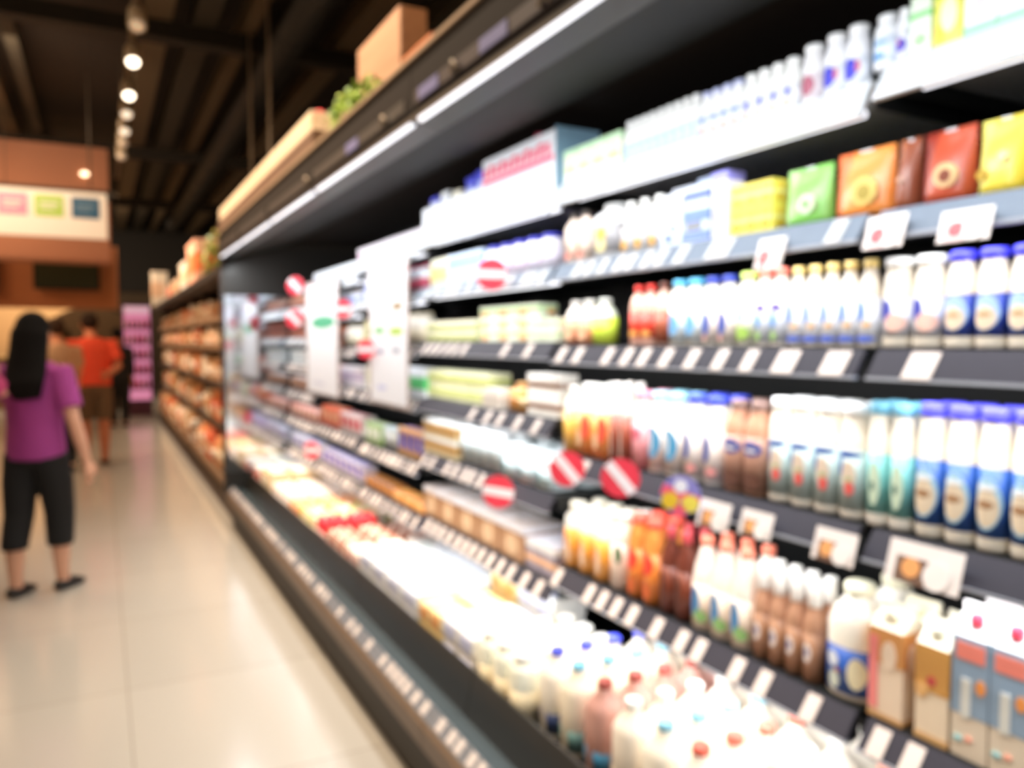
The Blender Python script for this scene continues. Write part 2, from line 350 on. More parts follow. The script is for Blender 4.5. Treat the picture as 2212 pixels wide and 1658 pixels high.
def carton(w, h, d, col, bands=(), emb=(), gable=False, cap=None, top=None):
    """board carton, front towards -x; bands = [(colour, z0, z1)], emb = [(colour, y, z, ry, rz, square)]"""
    mb = MB(); hb = h*0.80 if gable else h; m = M(col, 0.45); tm = M(top or col, 0.45)
    mb.box((-d/2, -w/2, 0), (d/2, w/2, hb), m)
    if gable:
        mb.prism([(-d/2, hb), (0, h*0.95), (d/2, hb)], -w/2, w/2, tm)
        mb.box((-0.003, -w/2, h*0.94), (0.003, w/2, h), tm)
    parts = [('body', mb.mesh('body'), [])]
    if bands or emb:
        eb = MB(); o = 0.0009
        for (c, z0, z1) in bands: eb.box((-d/2-o, -w/2-o, hb*z0), (d/2+o, w/2+o, hb*z1), M(c, 0.45))
        for i, (c, y, z, ry, rz, sq) in enumerate(emb):
            n = 4 if sq else 16; x = -d/2-o*2-0.0003*i; vs = []
            for k in range(n):
                a = 2*PI*k/n+(PI/4 if sq else 0); f = 1.414 if sq else 1.0
                vs.append((x, y*w+ry*w*math.cos(a)*f, z*hb+rz*hb*math.sin(a)*f))
            eb.add(vs+[(-d/2, v[1], v[2]) for v in vs], [tuple(range(n-1, -1, -1))]+[(k, (k+1) % n, (k+1) % n+n, k+n) for k in range(n)], M(c, 0.45))
            # the same print on the side that faces the aisle's near end
            vs = [( (v[1])*d/w, -w/2-o*2-0.0003*i, v[2]) for v in vs]
            eb.add(vs+[(v[0], -w/2, v[2]) for v in vs], [tuple(range(n))]+[(k, k+n, (k+1) % n+n, (k+1) % n) for k in range(n)], M(c, 0.45))
        parts.append(('print', eb.mesh('print'), []))
    if cap:
        cb = MB(); z = hb+0.02*h if gable else h; x = -d*0.25 if gable else 0
        cb.lathe([(w*0.17, 0), (w*0.17, 0.018), (w*0.15, 0.02)], M(cap, 0.4), 14, c=(x, 0, (hb+(h*0.95-hb)*0.45) if gable else h)); parts.append(('cap', cb.mesh('cap'), []))
    return parts
def pouch(w, h, d, col, col2, disc, seal='#d8dadf'):
    mb = MB(); n = 10; m = M(col, 0.3); vs = []; R = 8; m2 = M(col2, 0.3)
    for side in (-1, 1):
        for j in range(R+1):
            for i in range(n+1):
                u = i/n*2-1; v = j/R
                bul = d/2*(1-abs(u)**3)*(1-v**4)*(0.65+0.35*math.cos(v*2))+0.002
                vs.append((side*bul, u*w/2*(1-0.03*v), v*h))
    L = (R+1)*(n+1); fs = []; fs2 = []
    for j in range(R):
        for i in range(n):
            a = j*(n+1)+i; q = (a, a+n+1, a+n+2, a+1); (fs2 if (i >= n-3) else fs).append(q)
            a += L; fs.append((a, a+1, a+n+2, a+n+1))
    edge = [i for i in range(n+1)]+[j*(n+1)+n for j in range(1, R+1)]+[R*(n+1)+i for i in range(n-1, -1, -1)]+[j*(n+1) for j in range(R-1, 0, -1)]
    for k in range(len(edge)): fs.append((edge[k], edge[(k+1) % len(edge)], edge[(k+1) % len(edge)]+L, edge[k]+L))
    mb.add(vs, fs, m, True); o = len(mb.v)-len(vs)
    k = mb.mat(m2)
    for f in fs2: mb.f.append([i+o for i in f]); mb.mi.append(k); mb.sm.append(True)
    parts = [('bag', mb.mesh('bag'), [])]
    eb = MB()
    if disc:
        for q, (c, y, z, r) in enumerate(disc):
            vs = []; nn = 16
            for i in range(nn): a = 2*PI*i/nn; vs.append((-d*0.42, y*w+r*w*math.cos(a), z*h+r*w*math.sin(a)))
            eb.add([(v[0]-0.008-0.0012*q, v[1], v[2]) for v in vs]+vs, [tuple(range(nn-1, -1, -1))]+[(i, (i+1) % nn, (i+1) % nn+nn, i+nn) for i in range(nn)], M(c, 0.4))
        parts.append(('print', eb.mesh('print'), []))
    sb = MB(); sb.box((-0.004, -w*0.12, h*0.90), (0.004, w*0.10, h*1.0), M(seal, 0.3)); parts.append(('spout_seal', sb.mesh('spout_seal'), []))
    return parts
def cup(w, h, col, lid, lab=None):
    r = w/2; mb = MB(); mb.lathe([(r*0.78, 0), (r*0.95, h*0.9)], M(col, 0.4), 16)
    if lab: mb.lathe([(r*0.84, h*0.2), (r*0.945, h*0.75)], M(lab, 0.4), 16)
    mb.lathe([(r, h*0.9), (r, h)], M(lid, 0.4), 16)
    return [('cup', mb.mesh('cup'), [])]
def pack(w, h, d, col, lab, lab2=None):
    """film wrapped tray pack or small box: one mesh, the print in its own colours"""
    mb = MB(); mb.prism([(-d/2*0.92, 0), (-d/2, h*0.3), (-d/2*0.95, h*0.92), (-d/2*0.8, h), (d/2*0.8, h), (d/2*0.95, h*0.92), (d/2, h*0.3), (d/2*0.92, 0)], -w/2, w/2, M(col, 0.35))
    mb.box((-d/2-0.001, -w*0.36, h*0.25), (-d/2+0.01, w*0.36, h*0.8), M(lab, 0.4))
    mb.box((-d*0.3, -w*0.32, h-0.002), (d*0.25, w*0.22, h+0.001), M(lab2 or lab, 0.4))
    return [('pack', mb.mesh('pack'), [])]
def bowl_pack(w, h, d, col, items):
    """clear tray of produce: tray mesh plus rounded contents in the same pack"""
    mb = MB(); mb.prism([(-d*0.42, 0), (-d*0.5, h*0.45), (d*0.5, h*0.45), (d*0.42, 0)], -w/2, w/2, M(col, 0.3))
    pb = MB(); n = 0
    for i in range(3):
        for j in range(3):
            c = items[n % len(items)]; n += 1
            pb.ball((-d*0.3+i*d*0.3, -w*0.32+j*w*0.32, h*0.62), (d*0.17, w*0.19, h*0.36), M(c, 0.35), 10, 6)
    return [('tray', mb.mesh('tray'), []), ('contents', pb.mesh('contents'), [])]

def zshelf(px, li):
    for s in 'ABCDEF':
        y = yat(px, RX+0.03, LEV[s][min(li, len(LEV[s])-1)])
        if SECT[s][0] <= y <= SECT[s][1]: return LEV[s][li] if li < len(LEV[s]) else None
    return LEV['A'][li]
def ordl(i, n):
    if n == 1: return ''
    if i == 0: return 'leftmost'
    if i == n-1: return 'rightmost'
    return ordn[i]+' from left'
def run(z, pxl, pxr, top, fn, n, desc, where, name, cat, rows=1, x0=RX+0.045, dep=None, gap=0.94, jit=0.0, rz=0.0, stack=1):
    """n things side by side between two points of the rail, rows deep; z = shelf top; top = photo height of their top"""
    ya = yat(pxr, x0, z+0.05); yb = yat(pxl, x0, z+0.05); pitch = (yb-ya)/n; w = pitch*gap
    if 0 < top < 3: hh = top
    else: hh = max(0.03, ray((pxl+pxr)/2, top, x0+w*0.3)[1]-z)
    hh -= 0.0
    parts = fn(w, hh/stack*(0.995 if stack > 1 else 1)); d = dep or w
    for r in range(rows):
        for i in range(n):
            for k in range(stack):
                y = yb-pitch*(i+0.5)
                lab = desc+' '+where; o = ordl(i, n)
                if o: lab += ', '+o
                if rows > 1: lab += ', '+['front row', 'second row', 'third row', 'fourth row', 'fifth row', 'sixth row'][r]
                if stack > 1: lab += [' bottom', ' middle', ' upper'][k] if stack == 3 else [' bottom', ' top'][k]
                dx = random.uniform(0, jit)
                spawn(parts, name, lab, cat, (x0+d/2+dx+r*d*1.04, y, z+k*hh/stack+0.0006), rz, desc+' '+where)
L6, L5, L4, L3, L2 = 'on top shelf', 'on second shelf', 'on third shelf', 'on fourth shelf', 'on lowest shelf'
B = LEV['B']; A = LEV['A']; Cc = LEV['C']
# ---- top shelf
run(A[0]+0.0008, 1874, 1928, 38, lambda w, h: bottle(w, h, '#f4f6fa', '#f7f8fa', '#dfeafa', (0.1, 0.58), [('#8fb4e0', 0, 0.45, 0.3, 0.05), ('#5f9bd8', 0.05, 0.22, 0.25, 0.07)], sh=0.66, nk=0.62), 1, 'white bottle with pale blue label', L6, 'milk_bottle', 'bottle')
run(A[0]+0.0008, 1930, 1960, 22, lambda w, h: bottle(w, h, '#f4f4fa', '#f7f8fa', '#f0f0fa', (0.05, 0.6), [('#4a3fb8', 0, 0.3, 0.4, 0.13), ('#d86a8a', 0.15, 0.36, 0.12, 0.05)], sh=0.66, nk=0.6), 1, 'slim white bottle with violet label', L6, 'milk_bottle', 'bottle')
run(A[0]+0.0008, 1963, 2008, -4, lambda w, h: carton(w, h, w*0.8, '#e8f7e2', [('#8edc88', 0.62, 0.72)], [('#a8e49c', 0, 0.25, 0.3, 0.1, False)]), 1, 'white and pale green carton', L6, 'milk_carton', 'carton', gap=0.96)
run(A[0]+0.0008, 2010, 2074, -30, lambda w, h: carton(w, h, w*0.7, '#e9e56a', [('#bfe04a', 0.8, 1.0), ], [('#fbf7c8', -0.05, 0.5, 0.3, 0.28, False), ('#efc94a', 0.3, 0.2, 0.14, 0.15, True)]), 1, 'yellow carton with lime top', L6, 'milk_carton', 'carton')
run(A[0]+0.0008, 2078, 2230, -60, lambda w, h: carton(w, h, w*0.8, '#f4f4f2', [('#9fc9b4', 0.02, 0.2)], [('#d8d2d6', 0.0, 0.6, 0.2, 0.2, False)]), 2, 'big white carton with green base band', L6, 'milk_carton', 'carton')
run(B[0]+0.0008, 1768, 1862, 70, lambda w, h: bottle(w, h, '#f6f6fb', '#fbfbfb', '#eef2fd', (0.06, 0.5), [('#2f2fc0', 0.05, 0.30, 0.34, 0.17), ('#c8607a', -0.28, 0.33, 0.08, 0.1)], sh=0.6, nk=0.66), 2, 'white drinking yogurt bottle with blue label', L6, 'yogurt_bottle', 'bottle')
run(B[0]+0.0008, 1722, 1764, 103, lambda w, h: bottle(w, h, '#f6f4f6', '#fbfbfb', '#e9dde2', (0.06, 0.5), [('#a8546a', 0, 0.3, 0.34, 0.17)], sh=0.64, nk=0.7), 1, 'white yogurt bottle with maroon label', L6, 'yogurt_bottle', 'bottle')
run(B[0]+0.0008, 1600, 1718, 147, lambda w, h: bottle(w, h, '#f8f8f6', '#fcfcfa', '#f4f6fc', (0.06, 0.5), [('#4f55e0', 0, 0.35, 0.2, 0.1), ('#f2b48a', 0.1, 0.16, 0.2, 0.07)], sh=0.64, nk=0.7), 4, 'white yogurt bottle with small blue dot', L6, 'yogurt_bottle', 'bottle')
run(B[0]+0.0008, 1508, 1598, 190, lambda w, h: bottle(w, h, '#f8f8f8', '#c9cff5', '#eef1fd', (0.06, 0.5), [('#7f96ee', 0, 0.38, 0.3, 0.09), ('#f2a884', 0.0, 0.16, 0.22, 0.09)], sh=0.64, nk=0.7), 4, 'white yogurt bottle with lilac cap', L6, 'yogurt_bottle', 'bottle')
run(B[0]+0.0008, 1345, 1505, 236, lambda w, h: bottle(w, h, '#fbfbf8', '#fcfcfa', '#dfeafc', (0.08, 0.48), [('#a9c4f2', 0, 0.30, 0.2, 0.12), ('#a8dca0', 0.1, 0.12, 0.2, 0.04)], sh=0.62, nk=0.6), 9, 'small white yogurt bottle with sky label', L6, 'yogurt_bottle', 'bottle')
run(B[0]+0.0008, 1216, 1340, 312, lambda w, h: carton(w, h, w*0.9, '#f3f7e4', [('#c8ecc0', 0.80, 1.0)], [('#dbe68c', 0, 0.4, 0.36, 0.1, True), ('#f3dcc0', 0.0, 0.66, 0.3, 0.06, True)]), 4, 'pale green and yellow carton', L6, 'juice_carton', 'carton')
def tray_items():
    y0 = yat(1204, RX+0.05, 1.95); y1 = yat(917, RX+0.05, 1.95)
    t = thing('display_box', 'long white printed display box with red lettering band on top shelf', 'box', (RX+0.11, (y0+y1)/2, Cc[0]+0.001)); w = y1-y0
    mb = MB(); wm = M('#f1f3fb', 0.5)
    zt = 0.21
    def zb(u): return 0.075+0.055*u                         # front card is higher at its near end
    mb.box((-0.065, -w/2, 0), (0.10, w/2, 0.006), wm); mb.box((-0.065, -w/2, 0.006), (0.10, -w/2+0.004, zt), M('#a8d4f0', 0.5)); mb.box((-0.065, w/2-0.004, 0.006), (0.10, w/2, 0.10), wm)
    mb.box((0.096, -w/2, 0.006), (0.10, w/2, 0.12), wm); build('tray', mb, t)
    mb = MB(); mb.prism([(-0.0682, 0), (-0.065, 0), (-0.065, 0.11), (-0.0682, 0.11)], -w/2, w/2, wm)
    mb.prism([(-0.0682, 0.11), (-0.065, 0.11), (-0.065, 0.20), (-0.0682, 0.20)], -w/2, -w/2+w*0.46, wm); build('front_card', mb, t)
    mb = MB()
    mb.prism([(-0.0692, 0.105), (-0.0682, 0.105), (-0.0682, 0.125), (-0.0692, 0.125)], -w/2+0.01, -w/2+w*0.46, M('#f0587a', 0.5))
    x = -w/2+0.03; k = 0
    while x < -w/2+w*0.44:
        mb.prism([(-0.0692, 0.13), (-0.0682, 0.13), (-0.0682, 0.165+0.008*(k % 2)), (-0.0692, 0.165+0.008*(k % 2))], x, x+0.035, M('#ee6480', 0.5)); x += 0.046; k += 1
    mb.prism([(-0.0692, 0.05), (-0.0682, 0.05), (-0.0682, 0.066), (-0.0692, 0.066)], w*0.02, w*0.10, M('#f09a8c', 0.5))
    mb.prism([(-0.0692, 0.04), (-0.0682, 0.04), (-0.0682, 0.052), (-0.0692, 0.052)], w*0.12, w*0.34, M('#efb3ac', 0.5)); build('lettering', mb, t)
    z0 = Cc[0]+0.0075; Yc = (y0+y1)/2
    for i, (u, c, lab, hh) in enumerate([(0.43, '#e9ecfb', 'white carton with blue top, leftmost in the white display box', 0.15), (0.33, '#f6f8ff', 'plain white carton, second from left in the white display box', 0.155), (0.22, '#f6efd8', 'cream yellow carton, third from left in the white display box', 0.14), (0.10, '#6d72e0', 'violet blue carton, fourth from left in the white display box', 0.17), (0.02, '#5a60dc', 'deep blue carton, fifth from left in the white display box', 0.18)]):
        pr = carton(w*0.07, hh, 0.07, c, [('#4348d6', 0.86, 1.0)] if i in (0, 3, 4) else [], [('#b9c6f2', 0, 0.7, 0.3, 0.08, False)])
        spawn(pr, 'milk_carton', lab, 'carton', (RX+0.10, Yc+u*w, z0), 0, 'cartons in the display box')
    for i, u in enumerate([-0.06, -0.14, -0.30]):
        pr = bottle(0.062, 0.215+0.012*i, '#f8f9ff', ['#f5f6fb', '#f0663c', '#d8506a'][i], '#f4f4fb', (0.1, 0.5), (), nk=0.5)
        spawn(pr, 'yogurt_bottle', ['white capped bottle', 'orange capped bottle', 'pink capped bottle'][i]+' standing behind the red lettering of the display box', 'bottle', (RX+0.12, Yc+u*w, z0), 0, 'bottles in the display box')
tray_items()
run(LEV['D'][0]+0.0008, 757, 903, 520, lambda w, h: carton(w, h, 0.06, '#f5e9f2', [('#e4b8d0', 0.35, 0.6)], [('#d08ab0', 0, 0.5, 0.2, 0.14, True)]), 7, 'pinkish white carton', L6+' left of display box', 'milk_carton', 'carton')
run(LEV['E'][0]+0.0008, 662, 752, 583, lambda w, h: carton(w, h, 0.06, '#f1f4fb', [('#d4def5', 0.3, 0.6)]), 6, 'plain whitish carton', L6+' above narrow poster', 'milk_carton', 'carton')
# ---- second shelf
z = B[1]+0.0008
run(z, 1212, 1262, 462, lambda w, h: bottle(w, h, '#f3dccb', '#4b4038', '#efd5c2', (0.08, 0.5), [('#e88a78', 0, 0.14, 0.34, 0.07), ('#9d7c62', 0.05, 0.3, 0.2, 0.12)], nk=0.4), 2, 'beige milkshake bottle with dark cap', L5, 'milk_bottle', 'bottle')
run(z, 1270, 1328, 448, lambda w, h: bottle(w, h, '#f1efee', '#f8f8f4', '#a8a5a8', (0.08, 0.62), [('#d6a93c', 0, 0.42, 0.2, 0.14), ('#e4d392', 0.0, 0.22, 0.2, 0.12)], e=4, sh=0.74, nk=0.55), 1, 'square white jug with gold label', L5, 'milk_jug', 'bottle')
run(z, 1333, 1424, 432, lambda w, h: bottle(w, h, '#f4f0ea', '#f8f6f0', '#efedee', (0.04, 0.7), [('#e9a92e', 0.05, 0.16, 0.26, 0.10), ('#3f4247', 0.0, 0.55, 0.18, 0.07), ('#f3c98a', 0.28, 0.5, 0.08, 0.14)], sh=0.72, nk=0.4), 3, 'white bottle with gold dot', L5, 'milk_bottle', 'bottle')
run(z, 1426, 1474, 408, lambda w, h: carton(w, h, w, '#eef2fb', [('#dbe6f8', 0.0, 0.3)], [('#6a7fe8', -0.1, 0.35, 0.15, 0.08, False), ('#5d74e0', 0.1, 0.15, 0.2, 0.08, False)], gable=True), 1, 'white gable carton with blue dots', L5, 'milk_carton', 'carton')
run(z, 1476, 1534, 385, lambda w, h: carton(w, h, w, '#d6e2fa', [('#5a6ee4', 0.78, 0.95), ('#6f8cea', 0.38, 0.6), ('#8098e6', 0.02, 0.2)], [('#8d9096', 0.1, 0.3, 0.3, 0.08, True)], gable=True), 1, 'blue and white banded gable carton', L5, 'milk_carton', 'carton')
run(z, 1537, 1572, 376, lambda w, h: carton(w, h, w, '#eceaf8', [('#8d8ae4', 0.86, 1.0)], [('#b9b3dc', 0.2, 0.3, 0.2, 0.2, False)]), 1, 'slim lavender white carton', L5, 'milk_carton', 'carton')
run(z, 1575, 1668, 398, lambda w, h: carton(w, h, 0.045, '#f0dd5e', [('#f7eb96', 0.45, 0.6)], [('#d8b23c', 0, 0.3, 0.28, 0.18, False), ('#e9c44c', 0, 0.75, 0.25, 0.15, False)]), 3, 'small yellow drink carton', L5, 'juice_carton', 'carton', stack=2, dep=0.05)
run(z, 1672, 1776, 368, lambda w, h: pouch(w, h, 0.07, '#7fbf5a', '#a8d88a', [('#d7e9c4', -0.16, 0.33, 0.17), ('#6ea34c', -0.16, 0.33, 0.07)]), 1, 'green drink pouch with pale disc', L5, 'drink_pouch', 'pouch', dep=0.08)
run(z, 1779, 1910, 332, lambda w, h: pouch(w, h, 0.075, '#ea8f45', '#e2703f', [('#dcc06a', -0.18, 0.34, 0.21), ('#a8923c', -0.18, 0.32, 0.12)]), 1, 'orange drink pouch with bowl picture', L5, 'drink_pouch', 'pouch', dep=0.08)
run(z, 1914, 1962, 300, lambda w, h: pouch(w, h, 0.06, '#8a4a32', '#b06a48', [('#c9a08a', 0.0, 0.4, 0.14)]), 1, 'narrow brown drink pouch', L5, 'drink_pouch', 'pouch', dep=0.08)
run(z, 1965, 2084, 284, lambda w, h: pouch(w, h, 0.075, '#b04a30', '#8c3226', [('#e0b884', -0.15, 0.34, 0.22), ('#7c3a20', -0.15, 0.33, 0.12)]), 1, 'dark red drink pouch with bowl picture', L5, 'drink_pouch', 'pouch', dep=0.08)
run(z, 2087, 2330, 240, lambda w, h: pouch(w, h, 0.075, '#e0c84a', '#e6dc70', [('#f0e6a0', -0.2, 0.45, 0.1), ('#b8952e', 0.2, 0.25, 0.12)]), 2, 'yellow drink pouch', L5, 'drink_pouch', 'pouch', dep=0.08)
z = Cc[1]+0.0008; WC = 'on second shelf beside round sign'
run(z, 918, 958, 562, lambda w, h: carton(w, h, 0.05, '#f0ecd4', [('#e8dc8c', 0.2, 0.7)]), 2, 'small pale yellow carton', WC, 'juice_carton', 'carton')
run(z, 960, 1035, 548, lambda w, h: carton(w, h, 0.05, '#cfe0f8', [('#8fb2ea', 0.5, 0.9)], [('#e4a8c0', 0.1, 0.3, 0.2, 0.1, False)]), 4, 'light blue small carton', WC, 'milk_carton', 'carton')
run(z, 1038, 1184, 522, lambda w, h: bottle(w, h, '#f3eef8', '#3a3cc4', '#ece4f4', (0.06, 0.6), [('#c9b4d8', 0.1, 0.35, 0.25, 0.14)], sh=0.70, nk=0.6), 5, 'white bottle with deep blue cap', WC, 'milk_bottle', 'bottle')
# ---- third shelf
z = B[2]+0.0008
run(z, 1212, 1268, 650, lambda w, h: bottle(w, h, '#fbeee0', '#fcf6ee', '#f2a27c', (0.02, 0.6), [('#f4c49e', 0, 0.22, 0.3, 0.12)], sh=0.6, nk=0.42), 2, 'juice bottle with salmon label', L4, 'juice_bottle', 'bottle')
run(z, 1269, 1302, 646, lambda w, h: bottle(w, h, '#f4fbe2', '#f8fcf0', '#d4ec50', (0.02, 0.6), (), sh=0.6, nk=0.42), 1, 'juice bottle with lime green label', L4, 'juice_bottle', 'bottle')
run(z, 1352, 1404, 618, lambda w, h: bottle(w, h, '#f0b9a4', '#e8362c', '#f04a38', (0.12, 0.55), [('#f6b060', 0, 0.2, 0.4, 0.05)], sh=0.66, nk=0.4), 2, 'red labelled bottle with red cap', L4, 'milk_bottle', 'bottle')
run(z, 1405, 1433, 612, lambda w, h: bottle(w, h, '#eebfaa', '#6a3a2e', '#a8563c', (0.04, 0.55), (), sh=0.62, nk=0.4), 1, 'chocolate drink bottle with brown label', L4, 'milk_bottle', 'bottle')
run(z, 1435, 1505, 605, lambda w, h: bottle(w, h, '#fbf3e6', '#4fa8d0', '#e4edf2', (0.05, 0.58), [('#78b4e4', 0, 0.32, 0.3, 0.17)], sh=0.68, nk=0.58), 2, 'milk bottle with sky blue oval and cap', L4, 'milk_bottle', 'bottle')
run(z, 1507, 1577, 598, lambda w, h: bottle(w, h, '#fbf3e6', '#2a3fa8', '#f6e9e2', (0.05, 0.58), [('#2e4fae', 0.05, 0.33, 0.26, 0.17), ('#f0b8b0', 0.1, 0.12, 0.15, 0.04)], sh=0.68, nk=0.58), 2, 'milk bottle with navy oval and cap', L4, 'milk_bottle', 'bottle')
run(z, 1579, 1620, 590, lambda w, h: bottle(w, h, '#fdf6e4', '#c8e070', '#eef0da', (0.05, 0.58), [('#a8ccf0', 0.1, 0.42, 0.25, 0.1), ('#a4c860', 0, 0.18, 0.4, 0.09)], sh=0.68, nk=0.58), 1, 'milk bottle with lime green cap', L4, 'milk_bottle', 'bottle')
run(z, 1622, 1690, 582, lambda w, h: bottle(w, h, '#fcf1e6', '#f0806e', '#e0e4ee', (0.05, 0.6), [('#7a5cc0', 0, 0.5, 0.36, 0.05), ('#5f9ee0', 0.15, 0.34, 0.25, 0.1), ('#9cc078', 0.1, 0.14, 0.25, 0.06)], sh=0.68, nk=0.58), 2, 'milk bottle with coral red cap', L4, 'milk_bottle', 'bottle')
run(z, 1692, 1886, 570, lambda w, h: bottle(w, h, '#fcefdf', '#f0cf80', '#e9eaf0', (0.04, 0.58), [('#3f78c8', 0.18, 0.42, 0.24, 0.13), ('#e6b070', -0.15, 0.26, 0.2, 0.03), ('#5a70c8', 0, 0.10, 0.48, 0.04)], sh=0.62, nk=0.5), 5, 'milk bottle with amber cap and blue square', L4, 'milk_bottle', 'bottle')
run(A[2]+0.0008, 1889, 2024, 556, lambda w, h: bottle(w, h, '#fdf0de', '#fdfcf8', '#dfe0ea', (0.12, 0.55), [('#3a40a8', 0.15, 0.42, 0.2, 0.12), ('#f0c0b0', -0.15, 0.28, 0.3, 0.1)], sh=0.64, nk=0.72), 2, 'large milk bottle with white cap', L4, 'milk_bottle', 'bottle')
run(A[2]+0.0008, 2026, 2320, 532, lambda w, h: bottle(w, h, '#fdf0de', '#4a48f0', '#2f48a8', (0.12, 0.55), [('#a8c4e4', 0, 0.36, 0.42, 0.18), ('#e9cfb4', 0, 0.31, 0.34, 0.12), ('#b8976a', 0.02, 0.34, 0.24, 0.025)], sh=0.64, nk=0.7), 4, 'large milk bottle with royal blue cap', L4, 'milk_bottle', 'bottle')
z = Cc[2]+0.0008; WC = 'on third shelf of boxes'
run(z, 906, 1016, 694, lambda w, h: carton(w, h, 0.08, '#f2edd2', [('#cdd08a', 0.25, 0.6), ('#9aa860', 0.05, 0.2)]), 4, 'pale olive box', WC, 'food_box', 'box', stack=2)
run(z, 1020, 1144, 662, lambda w, h: carton(w, h, 0.08, '#f3f9e4', [('#bfe49a', 0.55, 0.8)], [('#f4bd84', 0.2, 0.35, 0.2, 0.25, True)]), 3, 'white and lime box', WC, 'food_box', 'box', stack=3)
run(z, 1147, 1203, 688, lambda w, h: carton(w, h, 0.08, '#f0f6e0', [('#cdeebe', 0.4, 0.75)]), 2, 'pale mint box', WC, 'food_box', 'box', stack=2)
# ---- fourth shelf
z = B[3]+0.0008
run(z, 1212, 1236, 832, lambda w, h: bottle(w, h, '#fdf7e8', '#fdf8ee', '#f3c05c', (0.02, 0.62), (), e=4, sh=0.66, nk=0.55), 1, 'tall juice bottle with yellow label', L3, 'juice_bottle', 'bottle', rows=2)
run(z, 1237, 1308, 828, lambda w, h: bottle(w, h, '#fdf4e4', '#fdf8ee', '#f5a04c', (0.02, 0.62), [('#f0604a', -0.25, 0.4, 0.2, 0.18), ('#f9d6a8', 0.1, 0.25, 0.15, 0.12)], e=4, sh=0.66, nk=0.55), 2, 'tall juice bottle with orange label', L3, 'juice_bottle', 'bottle', rows=2)
run(z, 1310, 1352, 826, lambda w, h: bottle(w, h, '#f3e4da', '#fbf3ea', '#a0523c', (0.02, 0.6), [('#e8c8b8', 0.1, 0.3, 0.12, 0.25)], sh=0.62, nk=0.45), 2, 'slim bottle with brown label', L3, 'milk_bottle', 'bottle', rows=2)
run(z, 1354, 1388, 842, lambda w, h: bottle(w, h, '#fce0dc', '#f29ab0', '#f4a8ac', (0.02, 0.62), [('#e87c8c', 0, 0.45, 0.3, 0.08)], sh=0.70, nk=0.6), 1, 'strawberry milk bottle with pink label', L3, 'milk_bottle', 'bottle', rows=2)
run(z, 1390, 1462, 846, lambda w, h: bottle(w, h, '#fdf7ec', '#a8dcec', '#f2e6dc', (0.05, 0.62), [('#4aa0cc', 0, 0.38, 0.38, 0.20), ('#dfeaf0', 0.02, 0.38, 0.09, 0.15)], sh=0.70, nk=0.6), 2, 'milk bottle with big cyan oval', L3, 'milk_bottle', 'bottle', rows=2)
run(z, 1464, 1550, 852, lambda w, h: bottle(w, h, '#fdf7ec', '#4858dc', '#f2e4da', (0.05, 0.62), [('#24489c', 0.15, 0.42, 0.26, 0.17), ('#e89a94', -0.15, 0.16, 0.2, 0.05)], sh=0.70, nk=0.6), 2, 'milk bottle with tilted navy oval', L3, 'milk_bottle', 'bottle', rows=2)
run(z, 1555, 1644, 864, lambda w, h: bottle(w, h, '#c79478', '#8d7068', '#a87c68', (0.04, 0.62), [('#384a9c', 0, 0.50, 0.45, 0.08), ('#efe6e2', 0, 0.48, 0.3, 0.02), ('#6a4638', 0, 0.16, 0.45, 0.09)], e=3.2, sh=0.66, nk=0.55), 2, 'chocolate milk bottle with blue band', L3, 'milk_bottle', 'bottle', rows=2)
run(z, 1647, 1856, 864, lambda w, h: bottle(w, h, '#fdf2e2', '#fdfdfa', '#c2d4d2', (0.08, 0.60), [('#2a56a8', 0, 0.565, 0.44, 0.03), ('#2f5cae', 0.28, 0.47, 0.12, 0.10), ('#e6cfb8', -0.08, 0.38, 0.24, 0.13), ('#e8645c', -0.12, 0.27, 0.16, 0.06), ('#a8b878', -0.1, 0.35, 0.1, 0.02)], sh=0.70, nk=0.72), 4, 'white milk bottle with cherry label', L3, 'milk_bottle', 'bottle', rows=2)
run(A[3]+0.0008, 1860, 1958, 868, lambda w, h: bottle(w, h, '#fdf4e6', '#7cc0dc', '#7cc4c0', (0.1, 0.58), [('#cfe0c4', -0.05, 0.34, 0.25, 0.18), ('#3a6458', 0, 0.32, 0.1, 0.04)], sh=0.70, nk=0.72), 2, 'milk bottle with teal label', L3, 'milk_bottle', 'bottle', rows=2)
run(A[3]+0.0008, 1962, 2330, 880, lambda w, h: bottle(w, h, '#fdf1de', '#5a58ee', '#2f5fb0', (0.1, 0.58), [('#a9cfe2', 0, 0.34, 0.42, 0.19), ('#e2cdb0', 0, 0.31, 0.36, 0.14), ('#a87f5c', 0.03, 0.33, 0.26, 0.03), ('#f4f6f8', 0, 0.45, 0.3, 0.02)], sh=0.68, nk=0.72), 5, 'milk bottle with blue oval label', L3, 'milk_bottle', 'bottle', rows=2)
z = Cc[3]+0.0008; WC = 'on shelf below pale boxes'
run(z, 908, 1042, 800, lambda w, h: carton(w, h, 0.10, '#f0f0c8', [('#d6dc8c', 0.2, 0.7)]), 4, 'yellow green box', WC, 'food_box', 'box', stack=2)
run(z, 1045, 1082, 838, lambda w, h: carton(w, h, 0.08, '#efe9e0', [('#d9cfc4', 0.2, 0.7)]), 2, 'small off-white box', WC, 'food_box', 'box')
run(z, 1085, 1132, 824, lambda w, h: bottle(w, h, '#d9964a', '#e8b878', '#efd0a0', (0.2, 0.5), [('#b8742c', 0, 0.36, 0.3, 0.12)], e=2.4, sh=0.70, nk=0.6), 1, 'tan rounded snack tub', WC, 'snack_tub', 'tub')
run(z, 1134, 1200, 806, lambda w, h: carton(w, h, 0.08, '#f6f2ea', [('#8a6650', 0.35, 0.6)], []), 2, 'white box with brown stripe', WC, 'food_box', 'box', stack=2)
z = Cc[4]+0.0008; WC = 'on shelf above brown boxes'
